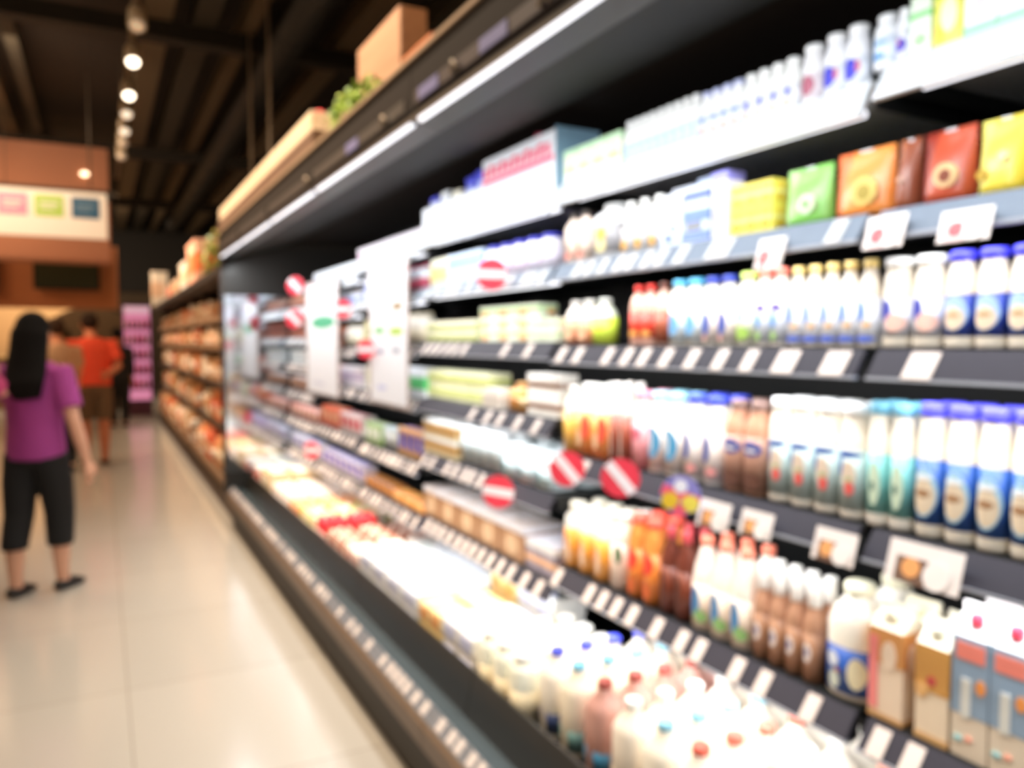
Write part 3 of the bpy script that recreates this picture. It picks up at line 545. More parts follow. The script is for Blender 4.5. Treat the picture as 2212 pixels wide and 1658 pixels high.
run(z, 915, 985, 905, lambda w, h: carton(w, h, 0.09, '#ecd7a8', [('#b98a4c', 0.3, 0.65), ('#eef4f8', 0.8, 1.0)]), 4, 'golden brown pack', WC, 'food_box', 'box', stack=2)
run(z, 988, 1075, 928, lambda w, h: cup(w, h, '#f4f9fa', '#f8fcfd', '#dfeef2'), 4, 'white pudding cup', WC, 'pudding_cup', 'cup', rows=3, gap=0.9)
run(z, 1078, 1192, 962, lambda w, h: bottle(w, h, '#e4f2f4', '#eef6f7', '#c8e0e4', (0.1, 0.55), [('#7f9fa2', 0.2, 0.3, 0.14, 0.16)], e=4, sh=0.74, nk=0.6), 3, 'pale teal square jar', WC, 'yogurt_jar', 'jar', rows=2)
z = Cc[5]+0.0008; WC = 'on shelf left of juice bottles'
run(z, 912, 1130, 1080, lambda w, h: carton(w, h, 0.16, '#b98d68', [('#f7f6fa', 0.80, 1.0)], [('#d9b894', 0, 0.4, 0.25, 0.3, False)], top='#fbfbff'), 5, 'brown box with white lid', WC, 'food_box', 'box', gap=0.9, dep=0.17)
run(z, 1133, 1196, 1165, lambda w, h: carton(w, h, 0.16, '#9c92a2', [('#f8f9ff', 0.75, 1.0), ('#e8b48a', 0.3, 0.5)], []), 2, 'mauve grey box with white lid', WC, 'food_box', 'box', dep=0.17)
# ---- lowest shelf
z = B[4]+0.0008
run(z, 1212, 1308, 1090, lambda w, h: bottle(w, h, '#fdf6e8', '#fbf3e0', '#f2a440', (0.02, 0.62), [('#f4d8bc', 0, 0.3, 0.13, 0.2), ('#e0803a', 0.3, 0.42, 0.1, 0.15)], e=3.5, sh=0.68, nk=0.55), 3, 'cream topped juice bottle with orange label', L2, 'juice_bottle', 'bottle', rows=2)
run(z, 1310, 1344, 1104, lambda w, h: bottle(w, h, '#f6e4d2', '#f8f2e8', '#f0d6c2', (0.02, 0.62), [('#5a7a50', -0.2, 0.48, 0.2, 0.12)], e=3, sh=0.68, nk=0.5), 1, 'pale bottle with dark green mark', L2, 'juice_bottle', 'bottle', rows=2)
run(z, 1346, 1414, 1112, lambda w, h: bottle(w, h, '#e99448', '#f4604c', '#f08c3c', (0.02, 0.6), [('#f24a36', 0.1, 0.48, 0.42, 0.14), ('#e06a30', 0.1, 0.16, 0.3, 0.1)], sh=0.66, nk=0.6), 2, 'orange bottle with red upper label', L2, 'juice_bottle', 'bottle', rows=2)
run(z, 1416, 1482, 1138, lambda w, h: bottle(w, h, '#70382a', '#b8444a', '#7c3c28', (0.02, 0.55), [('#5a2412', 0.1, 0.3, 0.25, 0.2)], sh=0.6, nk=0.42, capf=0.14), 2, 'dark brown bottle with maroon cap', L2, 'cola_bottle', 'bottle', rows=2)
run(z, 1486, 1614, 1168, lambda w, h: bottle(w, h, '#fbeadb', '#f4866c', '#f3e0cc', (0.04, 0.5), [('#3f84bc', 0.12, 0.3, 0.24, 0.17), ('#8cb870', -0.15, 0.16, 0.3, 0.07)], e=3, sh=0.52, nk=0.42), 3, 'milk bottle with coral cap and blue mark', L2, 'milk_bottle', 'bottle', rows=2)
run(z, 1617, 1762, 1232, lambda w, h: bottle(w, h, '#c39274', '#f4efe8', '#a87858', (0.02, 0.48), [('#f0e0d8', 0, 0.30, 0.24, 0.10), ('#6a70a0', 0, 0.30, 0.10, 0.04), ('#5c3a26', 0.3, 0.28, 0.15, 0.12)], sh=0.54, nk=0.52, capf=0.26, second=('#ecd8c4', 0.10, 0.15)), 4, 'coffee milk bottle with white cap', L2, 'coffee_bottle', 'bottle', rows=2)
run(z, 1764, 1868, 1252, lambda w, h: bottle(w, h, '#fbf4e6', '#f4eed0', '#2e58a8', (0.06, 0.46), [('#f0e6c0', -0.3, 0.26, 0.15, 0.14), ('#dde4ee', 0.16, 0.34, 0.13, 0.07), ('#a86058', 0.06, 0.25, 0.06, 0.02), ('#c8d0c4', 0.12, 0.16, 0.12, 0.08)], e=2.6, sh=0.66, nk=0.45), 1, 'big milk jug with blue label', L2, 'milk_jug', 'bottle', rows=2)
z = A[4]+0.0008
run(z, 1874, 1950, 1300, lambda w, h: carton(w, h, w*1.0, '#ecd6bc', [('#d89858', 0.62, 1.0), ('#cfa06a', 0.0, 0.06)], [('#f2dcc4', -0.1, 0.72, 0.22, 0.16, False), ('#f08a86', 0.36, 0.5, 0.13, 0.4, True)], gable=True, cap='#f4ecd0', top='#f4ecd4'), 1, 'tan carton with pink stripe', L2, 'milk_carton', 'carton', rows=2)
run(z, 1974, 2048, 1335, lambda w, h: carton(w, h, w*1.0, '#ecd8bc', [('#d29a50', 0.52, 1.0), ('#d8ac74', 0.0, 0.07)], [('#c84a4c', 0.0, 0.64, 0.14, 0.05, False), ('#e2b070', 0.3, 0.52, 0.2, 0.08, False)], gable=True, cap='#f4f0d8', top='#f6f0dc'), 1, 'tan carton with red emblem', L2, 'milk_carton', 'carton', rows=2)
run(z, 2051, 2320, 1330, lambda w, h: carton(w, h, w*0.95, '#e4d4be', [('#8ea4ba', 0.36, 1.0)], [('#f08878', 0, 0.88, 0.4, 0.07, True), ('#ef9a50', -0.3, 0.62, 0.14, 0.06, False), ('#dcdcd4', 0.1, 0.5, 0.13, 0.16, True), ('#f0a088', 0.0, 0.17, 0.10, 0.02, False), ('#8cc4c8', 0.3, 0.15, 0.12, 0.02, False)], gable=True, cap='#f0405c', top='#f6f4f4'), 3, 'grey blue carton with red cap', L2, 'milk_carton', 'carton', rows=2)
# ---- bottom deck: jugs three deep, caps as in the photo
DK = 0.3308; wj = 0.104
def jug(body, cap): return bottle(0.092, 0.242, body, cap, None, e=2.8, sh=0.68, nk=0.36, capf=0.075)
caps = [(1.83, '#4650d8', '#fbf1e2', 'blue'), (1.72, '#7cc8e4', '#f8ead2', 'sky blue'), (1.60, '#a0463c', '#c9978a', 'brown'), (1.48, '#fdfcf6', '#fbeedd', 'white'), (1.36, '#8fd0ea', '#fdf3e2', 'light blue'), (1.244, '#f4705c', '#fdf3e4', 'red'), (1.13, '#fdfaf2', '#fdf4e6', 'ivory'), (1.01, '#f5a08e', '#fdf4e6', 'coral')]
for (y, cp, body, nm) in caps:
    pr = jug(body, cp)
    lb = MB(); lb.lathe([(0.0458, 0.02), (0.0458, 0.075)], M({'brown': '#3f7ea0', 'blue': '#38446a', 'sky blue': '#6c8f88'}.get(nm, '#f0dcc0'), 0.4), 20, 3.0)
    pr.append(('label', lb.mesh('label'), []))
    for r in range(5):
        spawn(pr, 'milk_jug', 'milk jug with %s cap in the bottom deck, %s one from the front' % (nm, ordn[r]), 'bottle', (1.10+r*0.094-0.0, y, DK), 0, 'jugs with %s caps in the bottom deck' % nm)
# cups and packs further along the deck
D0 = 'in bottom deck'
def deck(y0, y1, n, fn, desc, name, cat, cols, dx, x0=1.01, z=DK, stack=1, hs=0.1):
    p = (y1-y0)/n; parts = fn(p*0.94, hs)
    for c in range(cols):
        for i in range(n):
            for k in range(stack+(1 if c > 1 and stack > 1 else 0)):
                lab = '%s %s, %s' % (desc, D0, ordl(n-1-i, n) or 'only column')
                if cols > 1: lab += ', %s row' % ordn[c]
                if stack > 1: lab += ' layer '+['one', 'two', 'three', 'four'][k]
                spawn(parts, name, lab, cat, (x0+dx/2+c*dx*1.04, y0+p*(i+0.5), z+k*hs*1.01), 0, desc+' '+D0)
deck(1.885, 2.19, 3, lambda w, h: bottle(w*0.86, h, '#f6f5e2', '#fbf6ee', '#e8d6b0', (0.05, 0.5), [('#8a7f90', 0.2, 0.25, 0.15, 0.14)], e=2.5, sh=0.74, nk=0.6), 'cream yogurt bottle', 'yogurt_bottle', 'bottle', 4, 0.085, hs=0.20)
deck(2.20, 2.46, 2, lambda w, h: pack(w, h, 0.13, '#e8e5e0', '#bcc0e0', '#cdd2ea'), 'white flat pack', 'cheese_pack', 'pack', 3, 0.14, stack=2, hs=0.075)
deck(2.47, 2.68, 2, lambda w, h: pack(w, h, 0.13, '#e8d498', '#e09a58', '#ecdcac'), 'yellow cheese pack', 'cheese_pack', 'pack', 3, 0.14, stack=2, hs=0.07)
deck(2.69, 3.42, 4, lambda w, h: pack(w, h, 0.17, '#e4e6e8', '#b8bcd6', '#cfdcde'), 'big white carton pack', 'milk_pack', 'pack', 3, 0.175, stack=2, hs=0.074)
deck(3.44, 3.62, 2, lambda w, h: pack(w, h, 0.13, '#f4e9de', '#d8a8a0', '#f6efe8'), 'pinkish tray pack', 'meat_tray', 'pack', 3, 0.14, hs=0.12)
deck(3.64, 4.04, 3, lambda w, h: bowl_pack(w, h, 0.15, '#c49884', ['#c98c7a', '#efdcc8', '#b0684c', '#e8b09a']), 'tray of brown and pink deli bites', 'deli_tray', 'tray', 3, 0.155, hs=0.12)
deck(4.06, 4.26, 1, lambda w, h: bowl_pack(w, h, 0.15, '#ecd8c8', ['#e8303c', '#f04858', '#d8283a']), 'tray of bright red fruit', 'fruit_tray', 'tray', 2, 0.155, hs=0.15)
deck(4.28, 4.66, 2, lambda w, h: bowl_pack(w, h, 0.15, '#f2e0c8', ['#f6e0bc', '#eec89a', '#c8d880', '#f8ead4']), 'tray of cream coloured rolls', 'deli_tray', 'tray', 3, 0.155, hs=0.12)
deck(4.68, 4.98, 2, lambda w, h: bowl_pack(w, h, 0.15, '#f0c8a0', ['#f0a868', '#e88c5c', '#f6d4b0']), 'tray of orange snacks', 'deli_tray', 'tray', 3, 0.155, hs=0.11)
deck(5.0, 5.5, 3, lambda w, h: bowl_pack(w, h, 0.15, '#f0e4dc', ['#f2e4dc', '#e6c9b8', '#faf3ec']), 'tray of pale buns', 'deli_tray', 'tray', 3, 0.155, hs=0.13)
deck(5.52, 5.86, 2, lambda w, h: pack(w, h, 0.15, '#e8c898', '#f4e6cc', '#fbf4e8'), 'tan bread bag', 'bread_bag', 'bag', 3, 0.155, hs=0.17)
deck(5.88, 6.22, 2, lambda w, h: pack(w, h, 0.15, '#f4eae4', '#e07868', '#c8d8c8'), 'whitish bag with red print', 'snack_bag', 'bag', 3, 0.155, hs=0.15)
# ---- far sections: smaller mixed packs
def far(sec, li, items, where):
    y0, y1 = SECT[sec]; y0 += 0.03; y1 -= 0.03; z = LEV[sec][li]+0.0008; head = (LEV[sec][li-1]-LEV[sec][li]-0.075) if li else 0.14
    y = y1
    for (frac, n, kind, c1, c2, hf, desc, cat) in items:
        w = (y1-y0)*frac/n; hh = head*hf
        if kind == 'c': pr = carton(w*0.92, hh, 0.08, c1, [(c2, 0.3, 0.7)])
        elif kind == 'u': pr = cup(w*0.92, hh, c1, c2)
        elif kind == 'b': pr = bottle(w*0.9, hh, c1, c2, c2, (0.1, 0.5))
        else: pr = pack(w*0.92, hh, 0.09, c1, c2)
        for i in range(n):
            lab = '%s %s, %s' % (desc, where, ordl(i, n) or 'single')
            spawn(pr, {'c': 'food_box', 'u': 'yogurt_cup', 'b': 'drink_bottle', 'p': 'food_pack'}[kind], lab, cat, (RX+0.095, y-w*(i+0.5), z), 0, desc+' '+where)
        y -= (y1-y0)*frac
WN = ['on top shelf', 'on second shelf', 'on third shelf', 'on fourth shelf', 'on fifth shelf', 'on sixth shelf']
far('D', 1, [(0.5, 5, 'c', '#ecf0fa', '#a9b4e2', 0.85, 'white and lilac box', 'box'), (0.5, 4, 'b', '#e8ecf6', '#c8506a', 0.9, 'whitish bottle with rose label', 'bottle')], WN[1]+' behind wide poster')
far('D', 2, [(0.4, 4, 'c', '#e9e4b4', '#c2c47c', 0.8, 'olive yellow box', 'box'), (0.6, 6, 'b', '#f6f0e4', '#e8dcc0', 0.9, 'cream bottle', 'bottle')], WN[2]+' behind wide poster')
far('D', 3, [(0.5, 5, 'c', '#f2f2ea', '#d8d8c0', 0.75, 'off-white box', 'box'), (0.5, 4, 'c', '#eef3fb', '#58c878', 0.8, 'white box with green stripe', 'box')], WN[3]+' behind wide poster')
far('D', 4, [(0.3, 3, 'p', '#9cc070', '#f4f8ec', 0.5, 'green salad pack', 'pack'), (0.3, 3, 'u', '#eef6f8', '#dbeefa', 0.5, 'white tub with icy lid', 'tub'), (0.4, 4, 'p', '#e0aa70', '#4c58c0', 0.62, 'orange pack with blue print', 'pack')], WN[4]+' of poster section')
far('D', 5, [(0.5, 4, 'p', '#9a6038', '#d8964c', 0.35, 'brown flat pack', 'pack'), (0.5, 3, 'p', '#f0a04c', '#f6bc74', 0.3, 'amber flat pack', 'pack')], WN[5]+' of poster section')
far('E', 1, [(0.5, 5, 'b', '#a06048', '#7c4434', 0.9, 'brown drink bottle', 'bottle'), (0.5, 4, 'c', '#eef2fa', '#b0bce8', 0.85, 'pale blue box', 'box')], WN[1]+' near narrow poster')
far('E', 2, [(0.6, 5, 'c', '#b46a4c', '#8c4636', 0.85, 'rust brown box', 'box'), (0.4, 4, 'b', '#f2ede2', '#d0c8b0', 0.9, 'cream bottle', 'bottle')], WN[2]+' near narrow poster')
far('E', 3, [(0.5, 4, 'c', '#d07058', '#a84a3a', 0.75, 'brick red box', 'box'), (0.5, 4, 'c', '#ece6ee', '#c2b4cc', 0.75, 'lilac white box', 'box')], WN[3]+' near narrow poster')
far('E', 4, [(0.5, 4, 'p', '#e8603c', '#f4c0a0', 0.6, 'orange red pack', 'pack'), (0.5, 4, 'p', '#f2e8e8', '#d84a5c', 0.55, 'white pack with red print', 'pack')], WN[4]+' near narrow poster')
far('E', 5, [(1.0, 7, 'p', '#eee6f4', '#7c74d8', 0.5, 'whitish pack with violet print', 'pack')], WN[5]+' near narrow poster')
far('F', 0, [(1.0, 9, 'b', '#b07a5c', '#8c4c3c', 0.7, 'brown bottle', 'bottle')], 'on top shelf by mirror')
far('F', 1, [(1.0, 8, 'c', '#a8644a', '#7c463a', 0.9, 'dark brown box', 'box')], 'on second shelf by mirror')
far('F', 2, [(1.0, 7, 'c', '#eef2f2', '#c8d4dc', 0.8, 'white box', 'box')], 'on third shelf by mirror')
far('F', 3, [(1.0, 7, 'p', '#7c5a4c', '#b88c74', 0.8, 'brown pack', 'pack')], 'on fourth shelf by mirror')
far('F', 4, [(1.0, 6, 'p', '#c8644c', '#f0d0c0', 0.7, 'reddish pack', 'pack')], 'on fifth shelf by mirror')
far('F', 5, [(1.0, 6, 'p', '#f0eef4', '#8c88cc', 0.6, 'pale pack with blue print', 'pack')], 'on sixth shelf by mirror')

# ------------------------------------------------------------------ signs on the rails
def place_facing(o, n):
    o.rotation_euler.z = math.atan2(n[1], n[0])-PI      # local -x becomes the facing direction n
def wobbler(px, py, rpx, label, tilt, cols=('#ee4254', '#f8eef0'), X=RX-0.07):
    Y, z = ray(px, py, X); d = X*math.sin(TH)+Y*math.cos(TH); r = rpx*d/F
    t = thing('round_shelf_sign', label, 'sign', (X, Y, z), group='round promotion signs')
    place_facing(t, (-0.62, -0.78)); n = 24
    def disc(r0, x0, x1, m, cut=None):
        mb = MB(); vs = [(x0, r0*math.cos(2*PI*i/n), r0*math.sin(2*PI*i/n)) for i in range(n)]+[(x1, r0*math.cos(2*PI*i/n), r0*math.sin(2*PI*i/n)) for i in range(n)]
        mb.add(vs, [tuple(range(n-1, -1, -1)), tuple(range(n, 2*n))]+[(i, (i+1) % n, (i+1) % n+n, i+n) for i in range(n)], m); return mb
    build('disc', disc(r, 0, 0.002, M(cols[0], 0.4)), t)
    mb = MB(); a = math.radians(tilt); b = r*0.26; k = math.sqrt(r*r-b*b)
    pts = [(-k, -b), (k, -b), (r*0.97, 0), (k, b), (-k, b), (-r*0.97, 0)]
    pts = [(p[0]*math.cos(a)-p[1]*math.sin(a), p[0]*math.sin(a)+p[1]*math.cos(a)) for p in pts]
    mb.add([(-0.0012, p[0], p[1]) for p in pts]+[(0, p[0], p[1]) for p in pts], [(5, 4, 3, 2, 1, 0)]+[(i, (i+1) % 6, (i+1) % 6+6, i+6) for i in range(6)], M(cols[1], 0.4))
    build('white_band', mb, t)
    mb = MB(); mb.tube([(0.002, 0, 0), (0.015, -0.02, -0.005), (0.035, -0.035, 0.0)], 0.0015, M('#d0d4d8', 0.3), 6); build('arm', mb, t)
    return t
wobbler(1225, 1012, 39, 'red and white round sign on fourth shelf rail, left of the larger one', 50)
wobbler(1340, 1032, 43, 'larger red and white round sign with diagonal white band, fourth shelf rail', 50)
wobbler(1076, 1062, 36, 'red round sign with level white band above the brown boxes', 8)
wobbler(1062, 592, 34, 'red round sign with white band on upper shelf below display box', 3)
wobbler(741, 667, 20, 'small red round sign between the two hanging posters, upper one', 0)
wobbler(791, 754, 21, 'small red round sign between the two hanging posters, lower one', 0)
wobbler(638, 617, 20, 'red and white round sign left of narrow poster, upper one', 45)
wobbler(636, 688, 20, 'red and white round sign left of narrow poster, lower one', 45)
wobbler(673, 972, 19, 'small red round sign over the bottom deck trays', 0)
t = wobbler(1470, 1070, 44, 'round multicoloured sign with violet rim and yellow patches on fourth rail', 20, ('#8c86c8', '#f0607c'))
for c in list(t.children):
    if c.name.startswith('disc'): c['label'] = 'violet blue rim disc'
mb = MB()
for (y, zz, rr, col) in [(-0.022, -0.018, 0.020, '#f4e05c'), (0.024, -0.012, 0.020, '#f0c838'), (0.0, 0.022, 0.016, '#f4f0f8'), (0.002, -0.034, 0.016, '#f0607c')]:
    vs = [(-0.0022, y+rr*math.cos(2*PI*i/14), zz+rr*math.sin(2*PI*i/14)) for i in range(14)]
    mb.add(vs+[(-0.0008, v[1], v[2]) for v in vs], [tuple(range(13, -1, -1))]+[(i, (i+1) % 14, (i+1) % 14+14, i+14) for i in range(14)], M(col, 0.4))
build('picture', mb, t)
def card(px, py, wpx, hpx, label, circle='#f6ece6', photo='#7a5c4c', dot='#f0a868', X=RX-0.012):
    Y, z = ray(px, py, X); d = X*math.sin(TH)+Y*math.cos(TH); w = wpx*d/F*1.25; h = hpx*d/F
    t = thing('shelf_card', label, 'sign', (X, Y, z), group='printed cards on shelf rails')
    t.rotation_euler.y = math.radians(16)
    mb = MB(); mb.box((-0.0015, -w/2, -h/2), (0.0, w/2, h/2), M('#f4e8e2', 0.5)); build('board', mb, t)
    mb = MB(); mb.box((-0.0028, -w*0.06, -h/2), (-0.0015, w*0.36, h*0.12), M(photo, 0.5))
    for (y, zz, r, c) in [(w*0.15, -h*0.12, h*0.24, dot), (-w*0.20, -h*0.18, h*0.34, circle)]:
        vs = [(-0.0042, y+r*math.cos(2*PI*i/16), zz+r*math.sin(2*PI*i/16)) for i in range(16)]
        mb.add(vs+[(-0.0028, v[1], v[2]) for v in vs], [tuple(range(15, -1, -1))]+[(i, (i+1) % 16, (i+1) % 16+16, i+16) for i in range(16)], M(c, 0.5))
    build('print', mb, t)
card(1542, 1112, 78, 62, 'white picture card under the chocolate milk bottles, fourth shelf rail')
card(1634, 1132, 74, 58, 'white picture card under the leftmost cherry label bottles')
card(1803, 1180, 88, 72, 'white picture card above the big milk jug with blue label')
card(1995, 1222, 140, 92, 'largest white picture card, above the tan cartons')
card(1664, 548, 60, 70, 'white and red card under the yellow drink cartons', photo='#e0a0a0', dot='#e0565e')
card(1912, 500, 76, 74, 'white and red card under the orange drink pouch', photo='#e4c8c4', dot='#e0565e')
card(2085, 486, 92, 72, 'white and red card under the dark red drink pouch', photo='#e4c8c4', dot='#e0565e')

# hanging posters
def poster(pts, label, blobs):
    """pts: top-left, top-right, bottom-left photo points; hangs from the canopy at X"""
    X = 1.235
    (Y1, z1) = ray(*pts[0], X); (Y2, z2) = ray(*pts[1], X); (Y3, z3) = ray(*pts[2], X)
    w = Y1-Y2; h = (z1-z3); t = thing('hanging_poster', label, 'poster', (X, (Y1+Y2)/2, z1))
    mb = MB(); mb.box((-0.001, -w/2, -h), (0.002, w/2, 0), M('#b8a8a2', 0.4)); build('frame', mb, t)
    mb = MB(); mb.box((-0.003, -w/2+w*0.05, -h*0.985), (-0.001, w/2-w*0.06, -h*0.02), M('#eceef5', 0.5)); sheet = build('sheet', mb, t)
    mb = MB()
    for (u, v, a, b, c) in blobs:
        n = 14; vs = [(-0.0038, (0.5-u)*w+a*w*math.cos(2*PI*i/n), -v*h+b*h*math.sin(2*PI*i/n)) for i in range(n)]
        mb.add(vs+[(-0.003, q[1], q[2]) for q in vs], [tuple(range(n-1, -1, -1))]+[(i, (i+1) % n, (i+1) % n+n, i+n) for i in range(n)], M(c, 0.5))
    build('print', mb, sheet)
    mb = MB()
    mb.box((-0.004, -w/2, -0.004), (0.006, w/2, 0.008), M('#b8b0ac', 0.3))
    build('top_clip', mb, t)
poster([(660, 616), (731, 628), (668, 846)], 'narrow white hanging poster with green blot, left of the two posters', [(0.55, 0.36, 0.36, 0.055, '#4fb088'), (0.75, 0.10, 0.12, 0.025, '#f0b8c4'), (0.35, 0.20, 0.25, 0.03, '#e2e4f4'), (0.4, 0.9, 0.2, 0.02, '#d8daea')])
poster([(796, 578), (882, 580), (816, 870)], 'wider white hanging poster with four small marks, right of the two posters', [(0.82, 0.06, 0.14, 0.025, '#f4a8b4'), (0.75, 0.31, 0.13, 0.03, '#a08868'), (0.3, 0.47, 0.14, 0.028, '#88c488'), (0.72, 0.48, 0.17, 0.03, '#b0cc60'), (0.32, 0.62, 0.09, 0.02, '#9098b4'), (0.72, 0.61, 0.09, 0.02, '#98a0b0'), (0.35, 0.88, 0.13, 0.02, '#ccd0f0'), (0.35, 0.15, 0.3, 0.04, '#e6e8f8')])

# ------------------------------------------------------------------ on top of the canopy
pine = wood('#ecd8bc', '#d4b088', 'pale_pine'); pine2 = wood('#a8744c', '#7c4c2c', 'brown_pine')
def crate(name, label, x0, x1, y0, y1, z0, z1, m, slats=2):
    t = thing(name, label, 'crate', ((x0+x1)/2, (y0+y1)/2, z0)); w = (y1-y0)/2; d = (x1-x0)/2; h = z1-z0
    mb = MB(); mb.box((-d, -w, 0), (d, w, 0.008), m); build('bottom_board', mb, t)
    for s in (-1, 1):
        mb = MB()
        for k in range(slats): mb.box((s*d-0.005, -w, 0.008+k*h/slats), (s*d+0.005, w, 0.008+(k+0.88)*h/slats), m)
        build('side_slats', mb, t)
        mb = MB(); mb.box((-d+0.005, s*(w-0.005)-0.005, 0.008), (d-0.005, s*(w-0.005)+0.005, h), m); build('end_board', mb, t)
    return t
ZT = 2.216
mb = MB(); mb.box((0.80, 3.30, ZT), (1.25, 6.22, 2.289), wood('#6c4a34', '#4c3222', 'plinth_wood')); tag(build('wooden_plinth', mb), 'long brown wooden plinth under the pale crate on the case', 'plinth')
crate('wooden_crate', 'long pale wooden crate lit from above on top of the case', 0.81, 1.15, 3.34, 6.2, 2.290, 2.375, pine, 2)
def foliage(name, label, c, R, n, cols, cat='plant', leaf=0.03):
    mb = MB(); rnd = random.Random(hash(label) % 999 if False else len(label))
    for i in range(n):
        a = rnd.uniform(0, 2*PI); b = math.acos(rnd.uniform(-0.02, 1)); r = rnd.uniform(0.45, 1)
        p = Vector((R[0]*r*math.sin(b)*math.cos(a), R[1]*r*math.sin(b)*math.sin(a), R[2]*r*math.cos(b)))
        q = p+Vector((rnd.uniform(-1, 1), rnd.uniform(-1, 1), rnd.uniform(0.1, 1))).normalized()*leaf
        s = (q-p).cross(Vector((rnd.uniform(-1, 1), rnd.uniform(-1, 1), 0.3))).normalized()*leaf*0.35
        mb.add([p, (p+q)/2+s, q, (p+q)/2-s, (p+q)/2+Vector((0, 0, 0.004))], [(0, 1, 4), (1, 2, 4), (2, 3, 4), (3, 0, 4)], M(rnd.choice(cols), 0.5), True)
    t = thing(name, label, cat, (c[0], c[1], c[2])); build('leaves', mb, t)
    sb = MB(); sb.tube([(0, 0, 0), (0.005, 0, R[2]*0.6)], [0.006, 0.004], M('#5a4a2c'), 6); build('stem', sb, t)
    pb = MB(); pb.lathe([(0.04, 0), (0.05, 0.05)], M('#7c5a3c'), 12); build('pot', pb, t)
    return t
foliage('leafy_plant', 'bright green trailing plant in front of the upright wooden box', (0.865, 2.92, ZT), (0.06, 0.36, 0.15), 560, ['#8aa83c', '#6f9030', '#a4b84c'])
foliage('leafy_plant', 'small dark green plant right of the upright wooden box', (0.93, 2.34, ZT), (0.03, 0.03, 0.06), 160, ['#4c6a28', '#5c7a34'], leaf=0.022)
mb = MB(); mb.ball((0, 0, 0.03), (0.03, 0.03, 0.03), M('#d8323a', 0.4)); mb.ball((0.02, 0.06, 0.028), (0.028, 0.028, 0.028), M('#c82a34', 0.4))
tag(build('red_apples', mb, loc=(0.86, 3.42, 2.345)), 'red fruit pair lying in the near end of the pale crate', 'fruit')
bpy.data.objects['red_apples'].name = 'apple_pair'
(Yl, zl) = ray(765, 110, 0.94); (Yr, zr) = ray(855, 8, 0.94); hw = (Yl-Yr)/2; hb = (zl+zr)/2-ZT
t = thing('wooden_box', 'upright brown wooden box standing on top of the case', 'box', (1.005, (Yl+Yr)/2, ZT))
mb = MB(); mb.box((-0.05, -hw, 0), (-0.04, hw, hb), wood('#b98a68', '#7c5438', 'box_face')); build('front_board', mb, t)
for q in (-1, 1):
    mb = MB(); mb.box((-0.04, q*(hw-0.005)-0.005, 0), (0.05, q*(hw-0.005)+0.005, hb), pine2); build('side_board', mb, t)
mb = MB(); mb.box((-0.04, -hw+0.01, 0), (0.05, hw-0.01, 0.01), pine2); mb.box((0.04, -hw+0.01, 0.01), (0.05, hw-0.01, hb), pine2); build('back_board', mb, t)
mb = MB()
for (y, zz, r) in [(-0.05, 0.15, 0.022), (0.03, 0.12, 0.028), (0.10, 0.09, 0.02)]:
    vs = [(-0.0512, y+r*math.cos(i*PI/7), zz+r*math.sin(i*PI/7)) for i in range(14)]
    mb.add(vs+[(-0.050, v[1], v[2]) for v in vs], [tuple(range(13, -1, -1))]+[(i, (i+1) % 14, (i+1) % 14+14, i+14) for i in range(14)], M('#6c4530', 0.6))
build('printed_mark', mb, t)
mb = MB(); mb.prism([(0.83, 0), (0.83, 0.05), (0.90, 0.075), (0.97, 0.05), (0.97, 0)], 2.06, 2.30, M('#c8703c', 0.6)); tag(build('terracotta_planter', mb, loc=(0, 0, ZT)), 'orange terracotta planter right of the upright wooden box', 'planter')

